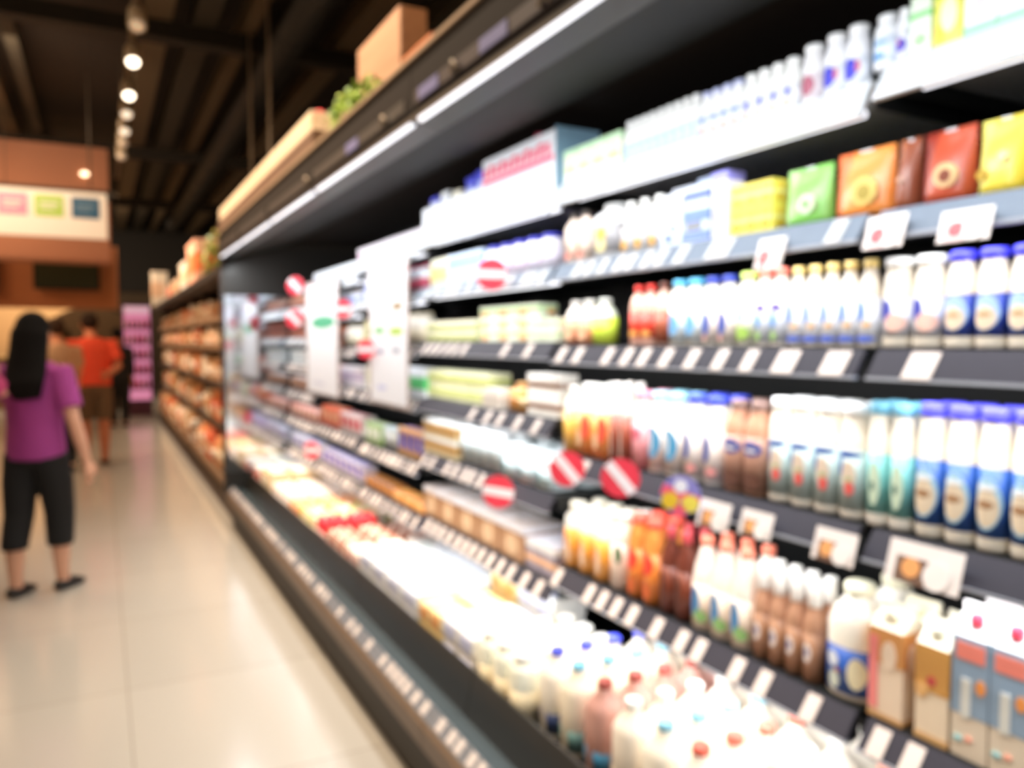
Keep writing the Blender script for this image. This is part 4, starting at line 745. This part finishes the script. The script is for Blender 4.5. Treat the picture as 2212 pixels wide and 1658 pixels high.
# ------------------------------------------------------------------ warm shelving further along
WZ = [0.30, 0.67, 1.04, 1.385, 1.64]; WX = 0.93
woodd = wood('#4a3422', '#33241a', 'dark_shelf_wood')
UN = [(6.40, 9.2), (9.25, 12.1), (12.15, 15.0)]
rndw = random.Random(5)
pal = ['#e08850', '#d8a878', '#efe4d4', '#e8c8a0', '#b88858', '#f0dcc0', '#d86840', '#c09870', '#e6b890', '#a87048', '#efe4d4', '#cf5a34']
def hue(c): return {'#e08850': 'orange', '#d8a878': 'tan', '#c87850': 'rust', '#e8c8a0': 'cream', '#b88858': 'brown', '#f0dcc0': 'ivory', '#d86840': 'red-orange', '#c09870': 'beige', '#e6b890': 'peach', '#a87048': 'dark tan', '#efe4d4': 'whitish', '#cf5a34': 'brick red'}[c]
nm3 = ['nearest', 'middle', 'farthest']
for u, (y0, y1) in enumerate(UN):
    t = thing('shelving_unit', '%s dark wooden shelving unit beyond the refrigerated case' % nm3[u], 'shelving', (0.9, (y0+y1)/2, 0), group='warm lit shelving units'); Yc = (y0+y1)/2
    def part(nm, mb, par=None): return link(nm, mb.mesh(nm), t, (-0.9, -Yc, 0))
    mb = MB(); mb.box((1.45, y0, 0), (1.50, y1, 1.93), M('#6a4a30', 0.7)); part('back_panel', mb)
    mb = MB(); mb.box((0.90, y0, 0), (1.45, y1, 0.12), M('#3c2a1c', 0.6)); part('base', mb)
    for yy in (y0, y1-0.04):
        mb = MB(); mb.box((1.0 if u or yy > y0 else 0.86, yy, 0.12), (1.45, yy+0.04, 1.929), woodd); part('side_panel', mb)
    mb = MB(); mb.box((0.82, y0, 1.93), (1.50, y1, 1.99), M('#1b1510', 0.6)); part('top_board', mb)
    for k, z in enumerate(WZ):
        x0 = WX if k else 0.86
        mb = MB(); mb.box((x0+0.02, y0+0.041, z-0.03), (1.449, y1-0.041, z), woodd)
        mb.box((x0, y0+0.041, z-0.055), (x0+0.02, y1-0.041, z+0.01), M('#3c2c1e' if k in (1, 2) else '#8c6c50', 0.5)); s = part('shelf', mb)
        mb = MB(); mb.tube([(x0+0.06, y0+0.1, z-0.04), (x0+0.06, y1-0.1, z-0.04)], 0.008, M('#ffc890', 0.4, emit=2.5), 6); part('light_strip', mb)
    # goods
    lev = ['base', 'second', 'third', 'fourth', 'top']
    for k, z in enumerate(WZ):
        y = y1-0.07; i = 0; top = (WZ[k+1] if k < 4 else 1.93)-z-0.08
        while y > y0+0.30:
            w = rndw.choice([0.17, 0.22, 0.26]) * (1+0.15*u); hh = top*rndw.uniform(0.6, 0.95); c = rndw.choice(pal); c2 = rndw.choice(pal)
            x0 = (WX if k else 0.86)+0.03
            mb = MB(); kind = rndw.choice('bcp')
            if kind == 'b':
                for q in (0,):
                    mb.lathe([(w*0.42, 0), (w*0.45, hh*0.1), (w*0.45, hh*0.8), (w*0.30, hh*0.88), (w*0.30, hh)], M(c, 0.5), 14, 2.4); mb.lathe([(w*0.455, hh*0.25), (w*0.455, hh*0.6)], M(c2, 0.5), 14, 2.4)
            elif kind == 'c':
                mb.box((-w*0.45, -w*0.46, 0), (w*0.45, w*0.46, hh), M(c, 0.5)); mb.box((-w*0.455, -w*0.465, hh*0.3), (w*0.4, w*0.3, hh*0.7), M(c2, 0.5))
            else:
                mb.prism([(-w*0.45, 0), (-w*0.45, hh*0.5), (-w*0.3, hh*0.92), (0, hh), (w*0.3, hh*0.92), (w*0.45, hh*0.5), (w*0.45, 0)], -w*0.45, w*0.45, M(c, 0.6)); mb.box((-w*0.455, -w*0.25, hh*0.15), (-w*0.4, w*0.25, hh*0.5), M(c2, 0.5))
            nmk = {'b': 'storage_jar', 'c': 'grocery_box', 'p': 'grocery_bag'}[kind]
            tag(build(nmk, mb, loc=(x0+w*0.46, y-w/2, z+0.011 if False else z+0.001)), '%s %s on %s shelf of %s shelving unit, %s from far end' % (hue(c), nmk.replace('_', ' '), lev[k], nm3[u], ordn[i]), {'b': 'jar', 'c': 'box', 'p': 'bag'}[kind], 'goods on the warm lit shelves')
            y -= w*1.03; i += 1
# crates and goods standing on the shelving
def boxy(name, label, cat, c, s, col, col2):
    mb = MB(); mb.box((-s[0]/2, -s[1]/2, 0), (s[0]/2, s[1]/2, s[2]), M(col, 0.6)); mb.box((-s[0]/2-0.004, -s[1]*0.504, s[2]*0.25), (s[0]*0.3, s[1]*0.35, s[2]*0.7), M(col2, 0.6))
    mb.box((-s[0]/2-0.006, -s[1]/2-0.006, s[2]*0.93), (s[0]/2+0.006, s[1]/2+0.006, s[2]), M(col, 0.6))
    tag(build(name, mb, loc=c), label, cat)
boxy('display_box', 'orange topped display box on the nearest shelving unit', 'box', (1.0, 8.7, 1.992), (0.30, 0.8, 0.42), '#f0b090', '#f4763c')
boxy('display_box', 'white lidded carton behind the orange display box', 'box', (1.0, 9.65, 1.992), (0.3, 0.7, 0.30), '#f4e4d0', '#e8c8a0')
foliage('leafy_plant', 'olive leafy plant at the near end of the shelving top', (0.95, 7.5, 1.999), (0.14, 0.40, 0.42), 260, ['#8a7c30', '#a08c3c', '#6c7a30'], leaf=0.06)
boxy('display_box', 'pale carton on the middle shelving unit top', 'box', (1.0, 10.8, 1.992), (0.3, 0.9, 0.18), '#e4c4a4', '#c89468')
boxy('display_box', 'red and cream carton on the middle shelving unit', 'box', (1.0, 11.7, 1.992), (0.3, 0.5, 0.16), '#d8a080', '#d84830')
boxy('display_box', 'tall cream carton at the far end of the shelving top', 'box', (0.9, 14.3, 1.992), (0.22, 0.3, 0.55), '#f0dcc0', '#e8b890')

# pink lit upright fridge at the end of the shelving
t = thing('pink_fridge', 'pink lit upright drinks fridge at the end of the shelving', 'fridge', (0.63, 16.4, 0))
mb = MB(); mb.box((-0.235, 0.02, 0), (0.235, 0.5, 2.1), M('#6a3c50', 0.5)); build('cabinet', mb, t)
mb = MB(); mb.box((-0.22, 0.0, 0.30), (0.22, 0.02, 1.92), M('#f49ac0', 0.4, emit=0.5)); build('lit_front', mb, t)
mb = MB(); mb.box((-0.22, -0.004, 1.93), (0.22, 0.02, 2.06), M('#f8c8d8', 0.4, emit=0.5)); build('lit_header', mb, t)
for k in range(5):
    mb = MB(); mb.box((-0.22, -0.08, 0.5+k*0.28), (0.22, -0.001, 0.515+k*0.28), M('#6c3850', 0.5)); build('shelf', mb, t)
rp = random.Random(3)
for k in range(5):
    for i in range(5):
        mb = MB(); mb.lathe([(0.036, 0), (0.036, 0.13), (0.016, 0.17), (0.016, 0.19)], M(rp.choice(['#c06a90', '#e8a8c4', '#b05070', '#f4d0dc', '#d84a58']), 0.4), 10)
        link('drink_bottle', mb.mesh('drink_bottle'), None, (0.63-0.17+i*0.085, 16.4-0.04, 0.516+k*0.28))
        tag(C.objects[-1], 'bottle against the pink fridge front, %s shelf from bottom, %s from left' % (ordn[k], ordn[i]), 'bottle', 'bottles at the pink fridge')

# ------------------------------------------------------------------ bulkhead, sign and screen on the left
terra = M('#b07454', 0.7)
mb = MB(); mb.box((-5.0, 12.0, 2.48), (0.16, 12.6, 3.98), terra); struct('trim_30', mb)
mb = MB(); mb.box((-5.0, 11.99, 3.28), (0.18, 12.0, 3.42), M('#2c2014', 0.6)); struct('trim_31', mb)  # dark strip painted in for the shadow gap above the sign
mb = MB(); mb.box((-5.0, 15.0, 1.95), (0.3, 15.2, 3.0), M('#b9784e', 0.7)); struct('trim_32', mb)
t = thing('hanging_sign', 'long cream hanging sign with pink, green and blue squares', 'sign', (-0.75, 10.6, 2.62))
Y0 = 10.6
mb = MB(); mb.box((-1.5, 0, 0), (0.865, 0.06, 0.53), M('#f6e8d4', 0.5, emit=0.12)); build('board', mb, t)  # faint glow put into the board's material to brighten it
for (x, c, nm) in [(-0.23, '#f49ab4', 'pink square'), (0.13, '#b8d860', 'green square'), (0.50, '#2f6080', 'blue square')]:
    mb = MB(); mb.box((x-0.0, -0.006, 0.23), (x+0.29, 0, 0.47), M(c, 0.5)); o = build('coloured_square', mb, t); o['label'] = nm
    mb2 = MB(); mb2.box((x+0.05, -0.009, 0.36), (x+0.24, -0.006, 0.39), M('#f4efe0' if 'blue' not in nm else '#7c94a4', 0.5)); mb2.box((x+0.05, -0.009, 0.31), (x+0.20, -0.006, 0.33), M('#f4efe0' if 'blue' not in nm else '#7c94a4', 0.5)); link('text_lines', mb2.mesh('text_lines'), o)
for x in (-0.8, 0.7):
    mb = MB(); mb.tube([(x, 0.03, 0.6), (x, 0.03, 2.0)], 0.01, M('#55483a'), 6); build('hanger', mb, t)
mb = MB(); mb.tube([(0, 0, 0.12), (0, 0, 0.06), (0, 0, 0)], [0.03, 0.07, 0.09], M('#c8a078', 0.4), 14)
t = thing('pendant_lamp', 'glowing round lamp above the pink square of the sign', 'lamp', (-0.98, 11.6, 3.12)); build('shade', mb, t)
mb = MB(); mb.ball((0, 0, -0.03), (0.085, 0.085, 0.07), M('#ffe6c0', 0.4, emit=9)); build('bulb', mb, t)
mb = MB(); mb.tube([(0, 0, 0.12), (0, 0, 1.4)], 0.006, M('#55483a'), 6); build('cord', mb, t)
for (x, y, z, lab) in [(-0.12, 11.97, 3.62, 'small downlight glowing on the terracotta bulkhead above the sign')]:
    mb = MB(); mb.ball((0, 0, 0), (0.05, 0.03, 0.03), M('#ffd9b0', 0.4, emit=4)); tag(build('downlight', mb, loc=(x, y, z)), lab, 'light')
t = thing('wall_screen', 'dark rectangular menu screen below the terracotta bulkhead', 'screen', (-0.42, 14.9, 2.20))
mb = MB(); mb.box((-0.50, -0.04, 0.05), (0.45, 0.04, 0.62), M('#141410', 0.5)); build('casing', mb, t)
mb = MB(); mb.box((-0.47, -0.045, 0.08), (0.42, -0.04, 0.59), M('#2c3420', 0.3)); build('panel', mb, t)
t = thing('wall_screen', 'second dark menu screen cut off by the left picture edge', 'screen', (-1.75, 14.9, 2.20))
mb = MB(); mb.box((-0.42, -0.04, 0.0), (0.34, 0.04, 0.62), M('#241a10', 0.5)); build('casing', mb, t)
mb = MB(); mb.box((-0.40, -0.045, 0.03), (0.32, -0.04, 0.59), M('#33281a', 0.3)); build('panel', mb, t)
# counter area behind the shoppers
mb = MB(); mb.box((-5, 19.0, 0), (-0.2, 19.6, 1.05), M('#7c5c3c', 0.6)); mb.box((-5.02, 18.95, 1.05), (-0.18, 19.65, 1.1), M('#caa878', 0.5)); tag(build('service_counter', mb), 'brown service counter behind the shoppers at the back', 'counter')
t = thing('wall_arch', 'brown arched panel on the back wall behind the shoppers', 'panel', (-0.15, 18.2, 0))
mb = MB()
pts = [(-0.85, 0)]+[(-0.85*math.cos(i*PI/14), 1.45+0.65*math.sin(i*PI/14)) for i in range(15)]+[(0.85, 0)]
vs = [(p[0], 0, p[1]) for p in pts]+[(p[0], 0.1, p[1]) for p in pts]; n = len(pts)
mb.add(vs, [tuple(range(n)), tuple(range(2*n-1, n-1, -1))]+[(i, i+n, (i+1) % n+n, (i+1) % n) for i in range(n)], M('#6c5438', 0.7)); build('panel', mb, t)

# ------------------------------------------------------------------ people
def remesh(o, vox, it=6):
    m = o.modifiers.new('Remesh', 'REMESH'); m.mode = 'VOXEL'; m.voxel_size = vox; m.use_smooth_shade = True
    s = o.modifiers.new('Smooth', 'SMOOTH'); s.factor = 0.5; s.iterations = it
def person(label, loc, rz, H, skin, hair, shirt, trous, shoe, arms, hairlen=0.0, shorts=None, lean=0.0, sleeve=0.5, wid=1.0, stance=0.0, hem=0.50, hipw=1.0, headbow=0.0, look=0.0):
    """local frame: +y is where the body faces, x to its right side, heights for a 1.0 m unit scaled by H"""
    t = thing('person', label, 'person', loc, rz); s = H
    sk = M(skin, 0.55); L = lambda x, y, z: (x*s*wid if False else x*s, (y+lean*max(0, z-0.5))*s, z*s)
    lat = (1, 0, 0)
    b = MB()
    # torso, neck, head
    b.tube([L(0, 0, 0.47), L(0, 0, 0.53), L(0, 0, 0.60), L(0, 0.005, 0.68), L(0, 0.005, 0.76), L(0, 0, 0.81), L(0, 0, 0.84)], [(0.088*s*hipw, 0.060*s), (0.096*s*hipw, 0.066*s), (0.078*s*wid, 0.055*s), (0.088*s*wid, 0.062*s), (0.100*s*wid, 0.060*s), (0.080*s*wid, 0.045*s), (0.036*s, 0.036*s)], sk, 16, lat)
    nb = Vector(L(0, 0.0, 0.82)); hc = Vector(L(0, 0.018+headbow*0.05, 0.925-headbow*0.01))
    b.tube([nb, hc+Vector((0, -0.01*s, -0.04*s))], [0.034*s, 0.033*s], sk, 12)
    b.ball(hc+Vector((0, -0.004*s, 0.012*s)), (0.046*s, 0.058*s, 0.062*s), sk, 18, 12)
    b.ball(hc+Vector((0, 0.018*s, -0.028*s)), (0.033*s, 0.036*s, 0.038*s), sk, 14, 8)
    b.tube([hc+Vector((0, 0.052*s, 0.008*s)), hc+Vector((0, 0.066*s, -0.012*s)), hc+Vector((0, 0.054*s, -0.016*s))], [0.005*s, 0.009*s, 0.008*s], sk, 8)
    for q in (-1, 1): b.ball(hc+Vector((q*0.047*s, -0.004*s, 0.0)), (0.007*s, 0.012*s, 0.019*s), sk, 8, 6)
    # legs
    for q in (-1, 1):
        st = stance*q
        b.tube([L(q*0.052*hipw, 0, 0.50), L(q*0.056, 0.004+st*0.3, 0.40), L(q*0.055, 0.008+st*0.6, 0.285), L(q*0.054, -0.006+st*0.9, 0.19), L(q*0.053, -0.004+st, 0.06), L(q*0.053, 0.0+st, 0.035)], [0.058*s*hipw, 0.050*s, 0.036*s, 0.034*s, 0.022*s, 0.022*s], sk, 12)
        b.tube([L(q*0.053, -0.022+st, 0.022), L(q*0.056, 0.03+st, 0.020), L(q*0.060, 0.085+st, 0.012)], [(0.018*s, 0.02*s), (0.02*s, 0.018*s), (0.01*s, 0.02*s)], sk, 10)
    # arms and hands
    for q, (el, wr) in zip((-1, 1), arms):
        sh = Vector(L(q*0.104*wid, 0, 0.795)); e = Vector(L(*el)); w = Vector(L(*wr))
        b.tube([Vector(L(q*0.07*wid, 0, 0.79)), sh, (sh+e)/2, e, (e+w)/2, w], [0.032*s, 0.033*s, 0.028*s, 0.023*s, 0.022*s, 0.015*s], sk, 12)
        d = (w-e).normalized(); side = Vector((0, 1, 0)) if abs(d.z) > 0.6 else Vector((0, 0, 1)); side = (side-d*side.dot(d)).normalized(); nrm = d.cross(side)
        palm = w+d*0.045*s
        b.tube([w, w+d*0.02*s, palm, w+d*0.055*s], [(0.017*s, 0.012*s), (0.024*s, 0.013*s), (0.026*s, 0.013*s), (0.022*s, 0.011*s)], sk, 10, side)
        curl = nrm*(-q)
        for k, (o, ln) in enumerate([(0.0175, 0.036), (0.006, 0.042), (-0.006, 0.039), (-0.0175, 0.030)]):
            p0 = w+d*0.050*s+side*o*s; p1 = p0+(d*0.9+curl*0.25).normalized()*ln*0.55*s; p2 = p1+(d*0.6+curl*0.7).normalized()*ln*0.5*s
            b.tube([p0, p1, p2], [0.0062*s, 0.0056*s, 0.0045*s], sk, 8)
        p0 = w+d*0.018*s+side*0.018*s; b.tube([p0, p0+(d*0.5+side*0.8).normalized()*0.025*s, p0+(d*0.9+side*0.45).normalized()*0.048*s], [0.008*s, 0.007*s, 0.0055*s], sk, 8)
    body = build('body', b, t); remesh(body, 0.0075*max(1, H/1.6), 3)
    # face
    f = MB()
    for q in (-1, 1): f.ball(hc+Vector((q*0.019*s, 0.048*s, 0.006*s)), (0.007*s, 0.006*s, 0.0045*s), M('#241a14', 0.3), 8, 6)
    f.ball(hc+Vector((0, 0.051*s, -0.032*s)), (0.013*s, 0.005*s, 0.004*s), M('#a05048', 0.5), 8, 6); build('face_features', f, t)
    # shirt
    c = MB(); sm = M(shirt, 0.8); g = 0.010*s
    c.tube([L(0, 0, hem), L(0, 0, 0.54), L(0, 0, 0.60), L(0, 0.003, 0.68), L(0, 0.003, 0.76), L(0, 0, 0.815), L(0, 0.0, 0.835)], [(0.104*s*hipw+g*0.3, 0.076*s), (0.102*s*hipw+g*0.3, 0.074*s), (0.090*s*wid+g, 0.064*s+g*0.6), (0.096*s*wid+g, 0.068*s+g*0.5), (0.104*s*wid+g, 0.066*s+g*0.5), (0.082*s*wid+g, 0.050*s+g*0.5), (0.045*s, 0.045*s)], sm, 20, lat)
    for q, (el, wr) in zip((-1, 1), arms):
        sh = Vector(L(q*0.104*wid, 0, 0.795)); e = Vector(L(*el)); w = Vector(L(*wr))
        pth = [Vector(L(q*0.06*wid, 0, 0.785)), sh]; rr = [0.040*s, 0.042*s]
        if sleeve <= 1: pth.append(sh.lerp(e, sleeve)); rr.append(0.041*s)
        else: pth += [e, e.lerp(w, sleeve-1)]; rr += [0.034*s, 0.028*s]
        c.tube(pth, rr, sm, 14)
    o = build('shirt', c, t); remesh(o, 0.010, 4)
    # trousers
    c = MB(); tm = M(trous, 0.85); kz = shorts if shorts else 0.045
    c.tube([L(0, 0, 0.585), L(0, 0, 0.53), L(0, 0, 0.485), L(0, 0, 0.46)], [(0.086*s*hipw, 0.064*s), (0.100*s*hipw, 0.072*s), (0.098*s*hipw, 0.070*s), (0.06*s, 0.05*s)], tm, 18, lat)
    for q in (-1, 1):
        st = stance*q; zs = [0.50, 0.40, 0.285, 0.19, 0.06]; ys = [0, 0.004+st*0.3, 0.008+st*0.6, -0.006+st*0.9, -0.004+st]; rs = [0.064*hipw, 0.058, 0.050, 0.045, 0.036]
        xs = [0.050*hipw, 0.056, 0.055, 0.054, 0.053]; pth = []; rr = []
        for i in range(5):
            if zs[i] > kz: pth.append(L(q*xs[i], ys[i], zs[i])); rr.append(rs[i]*s)
        i = len(pth); f_ = (zs[i-1]-kz)/(zs[i-1]-zs[min(i, 4)]+1e-6) if i < 5 else 0
        if i < 5: pth.append(L(q*xs[i], ys[i-1]+(ys[i]-ys[i-1])*f_, kz)); rr.append((rs[i-1]+(rs[i]-rs[i-1])*f_)*s)
        c.tube(pth, rr, tm, 14)
    o = build('trousers', c, t); remesh(o, 0.010, 4)
    for q in (-1, 1):
        st = stance*q; c = MB()
        c.tube([L(q*0.053, -0.036+st, 0.020), L(q*0.054, -0.015+st, 0.022), L(q*0.056, 0.03+st, 0.021), L(q*0.060, 0.075+st, 0.014), L(q*0.061, 0.095+st, 0.012)], [(0.014*s, 0.016*s), (0.020*s, 0.024*s), (0.021*s, 0.028*s), (0.013*s, 0.030*s), (0.006*s, 0.018*s)], M(shoe, 0.5), 12, (0, 0, 1)); build('shoe', c, t)
    # hair
    c = MB(); hm = M(hair, 0.9, spec=0.2)
    c.ball(hc+Vector((0, -0.014*s, 0.022*s)), (0.054*s, 0.060*s, 0.062*s), hm, 18, 12)
    if hairlen:
        z0 = 0.93; zb = z0-hairlen
        c.tube([L(0, 0.0, 0.965), L(0, -0.012, 0.93), L(0, -0.022, 0.87), L(0.004, -0.045, 0.80), L(0.016, -0.068, (0.80+zb)/2), L(0.022, -0.066, zb)], [(0.045*s, 0.04*s), (0.062*s, 0.052*s), (0.066*s, 0.048*s), (0.074*s, 0.034*s), (0.070*s, 0.024*s), (0.050*s, 0.014*s)], hm, 18, lat)
    o = build('hair', c, t); remesh(o, 0.010, 5)
    return t
def gp(px, py):                     # floor point under a photo point
    k = (px-1106)/F; m = (829-py)/F; ct, st, cp, sp = math.cos(TH), math.sin(TH), math.cos(PT), math.sin(PT)
    D = Vector((k*ct+m*st*sp+st*cp, -k*st+m*ct*sp+ct*cp, m*cp-sp)); t = -EYE/D.z; return (t*D.x, t*D.y, 0)
dn = ((-0.125, 0.0, 0.62), (-0.13, 0.03, 0.485)), ((0.125, 0.0, 0.62), (0.13, 0.03, 0.485))
person('woman with long black hair, purple top and black trousers seen from behind', gp(88, 1280), -0.55, 1.57, '#d8a488', '#0f0c0b', '#9c3a88', '#0d0d0f', '#1a1412',
       ((( -0.125, 0.05, 0.66), (-0.08, 0.16, 0.70)), ((0.150, -0.01, 0.625), (0.175, 0.02, 0.475))), hairlen=0.23, shorts=0.17, sleeve=0.75, hem=0.485, wid=0.97, hipw=0.98, stance=0.05)
person('person in pink top with raised arm at the left picture edge', gp(-112, 1350), 0.5, 1.58, '#e4a890', '#2a1c18', '#c8487c', '#4a4c50', '#2a2624',
       (((-0.14, 0.02, 0.64), (-0.15, 0.04, 0.5)), ((0.19, 0.03, 0.72), (0.15, 0.06, 0.89))), hairlen=0.10, shorts=None, sleeve=0.8, hem=0.47, wid=1.05)
person('man in orange shirt and khaki shorts with bowed head', gp(207, 1004), 0.20, 1.74, '#c87850', '#2c1e14', '#f0502c', '#6c5236', '#5c3c28',
       (((-0.150, 0.0, 0.64), (-0.06, 0.06, 0.585)), ((0.150, -0.03, 0.645), (0.07, -0.10, 0.60))), shorts=0.30, sleeve=0.7, lean=0.06, headbow=0.7, hem=0.52, wid=1.12, stance=-0.015)
person('person in beige shirt and black trousers left of orange shirt', gp(134, 1020), 0.5, 1.66, '#e09870', '#3c2a1c', '#caa078', '#12100e', '#1c1814',
       (((-0.13, 0.04, 0.64), (-0.10, 0.12, 0.60)), ((0.13, -0.0, 0.64), (0.13, 0.05, 0.51))), sleeve=0.7, hem=0.50, headbow=0.4, wid=1.05)
person('person in black clothes standing right of orange shirt', gp(259, 922), 0.2, 1.62, '#b87c58', '#120e0c', '#100e0d', '#100e0d', '#100e0d', dn, sleeve=1.7, hem=0.48, wid=0.9)
person('distant shopper in grey green shirt behind the beige shirt', gp(148, 905), 0.0, 1.62, '#b88862', '#5c5038', '#8c9470', '#3c3428', '#2c241c', dn, sleeve=0.7, hem=0.5)
dup = {k: v for k, v in LABELS.items() if len(v) > 1}
print('THINGS', sum(len(v) for v in LABELS.values()), 'DUP LABELS', len(dup), list(dup.items())[:8])
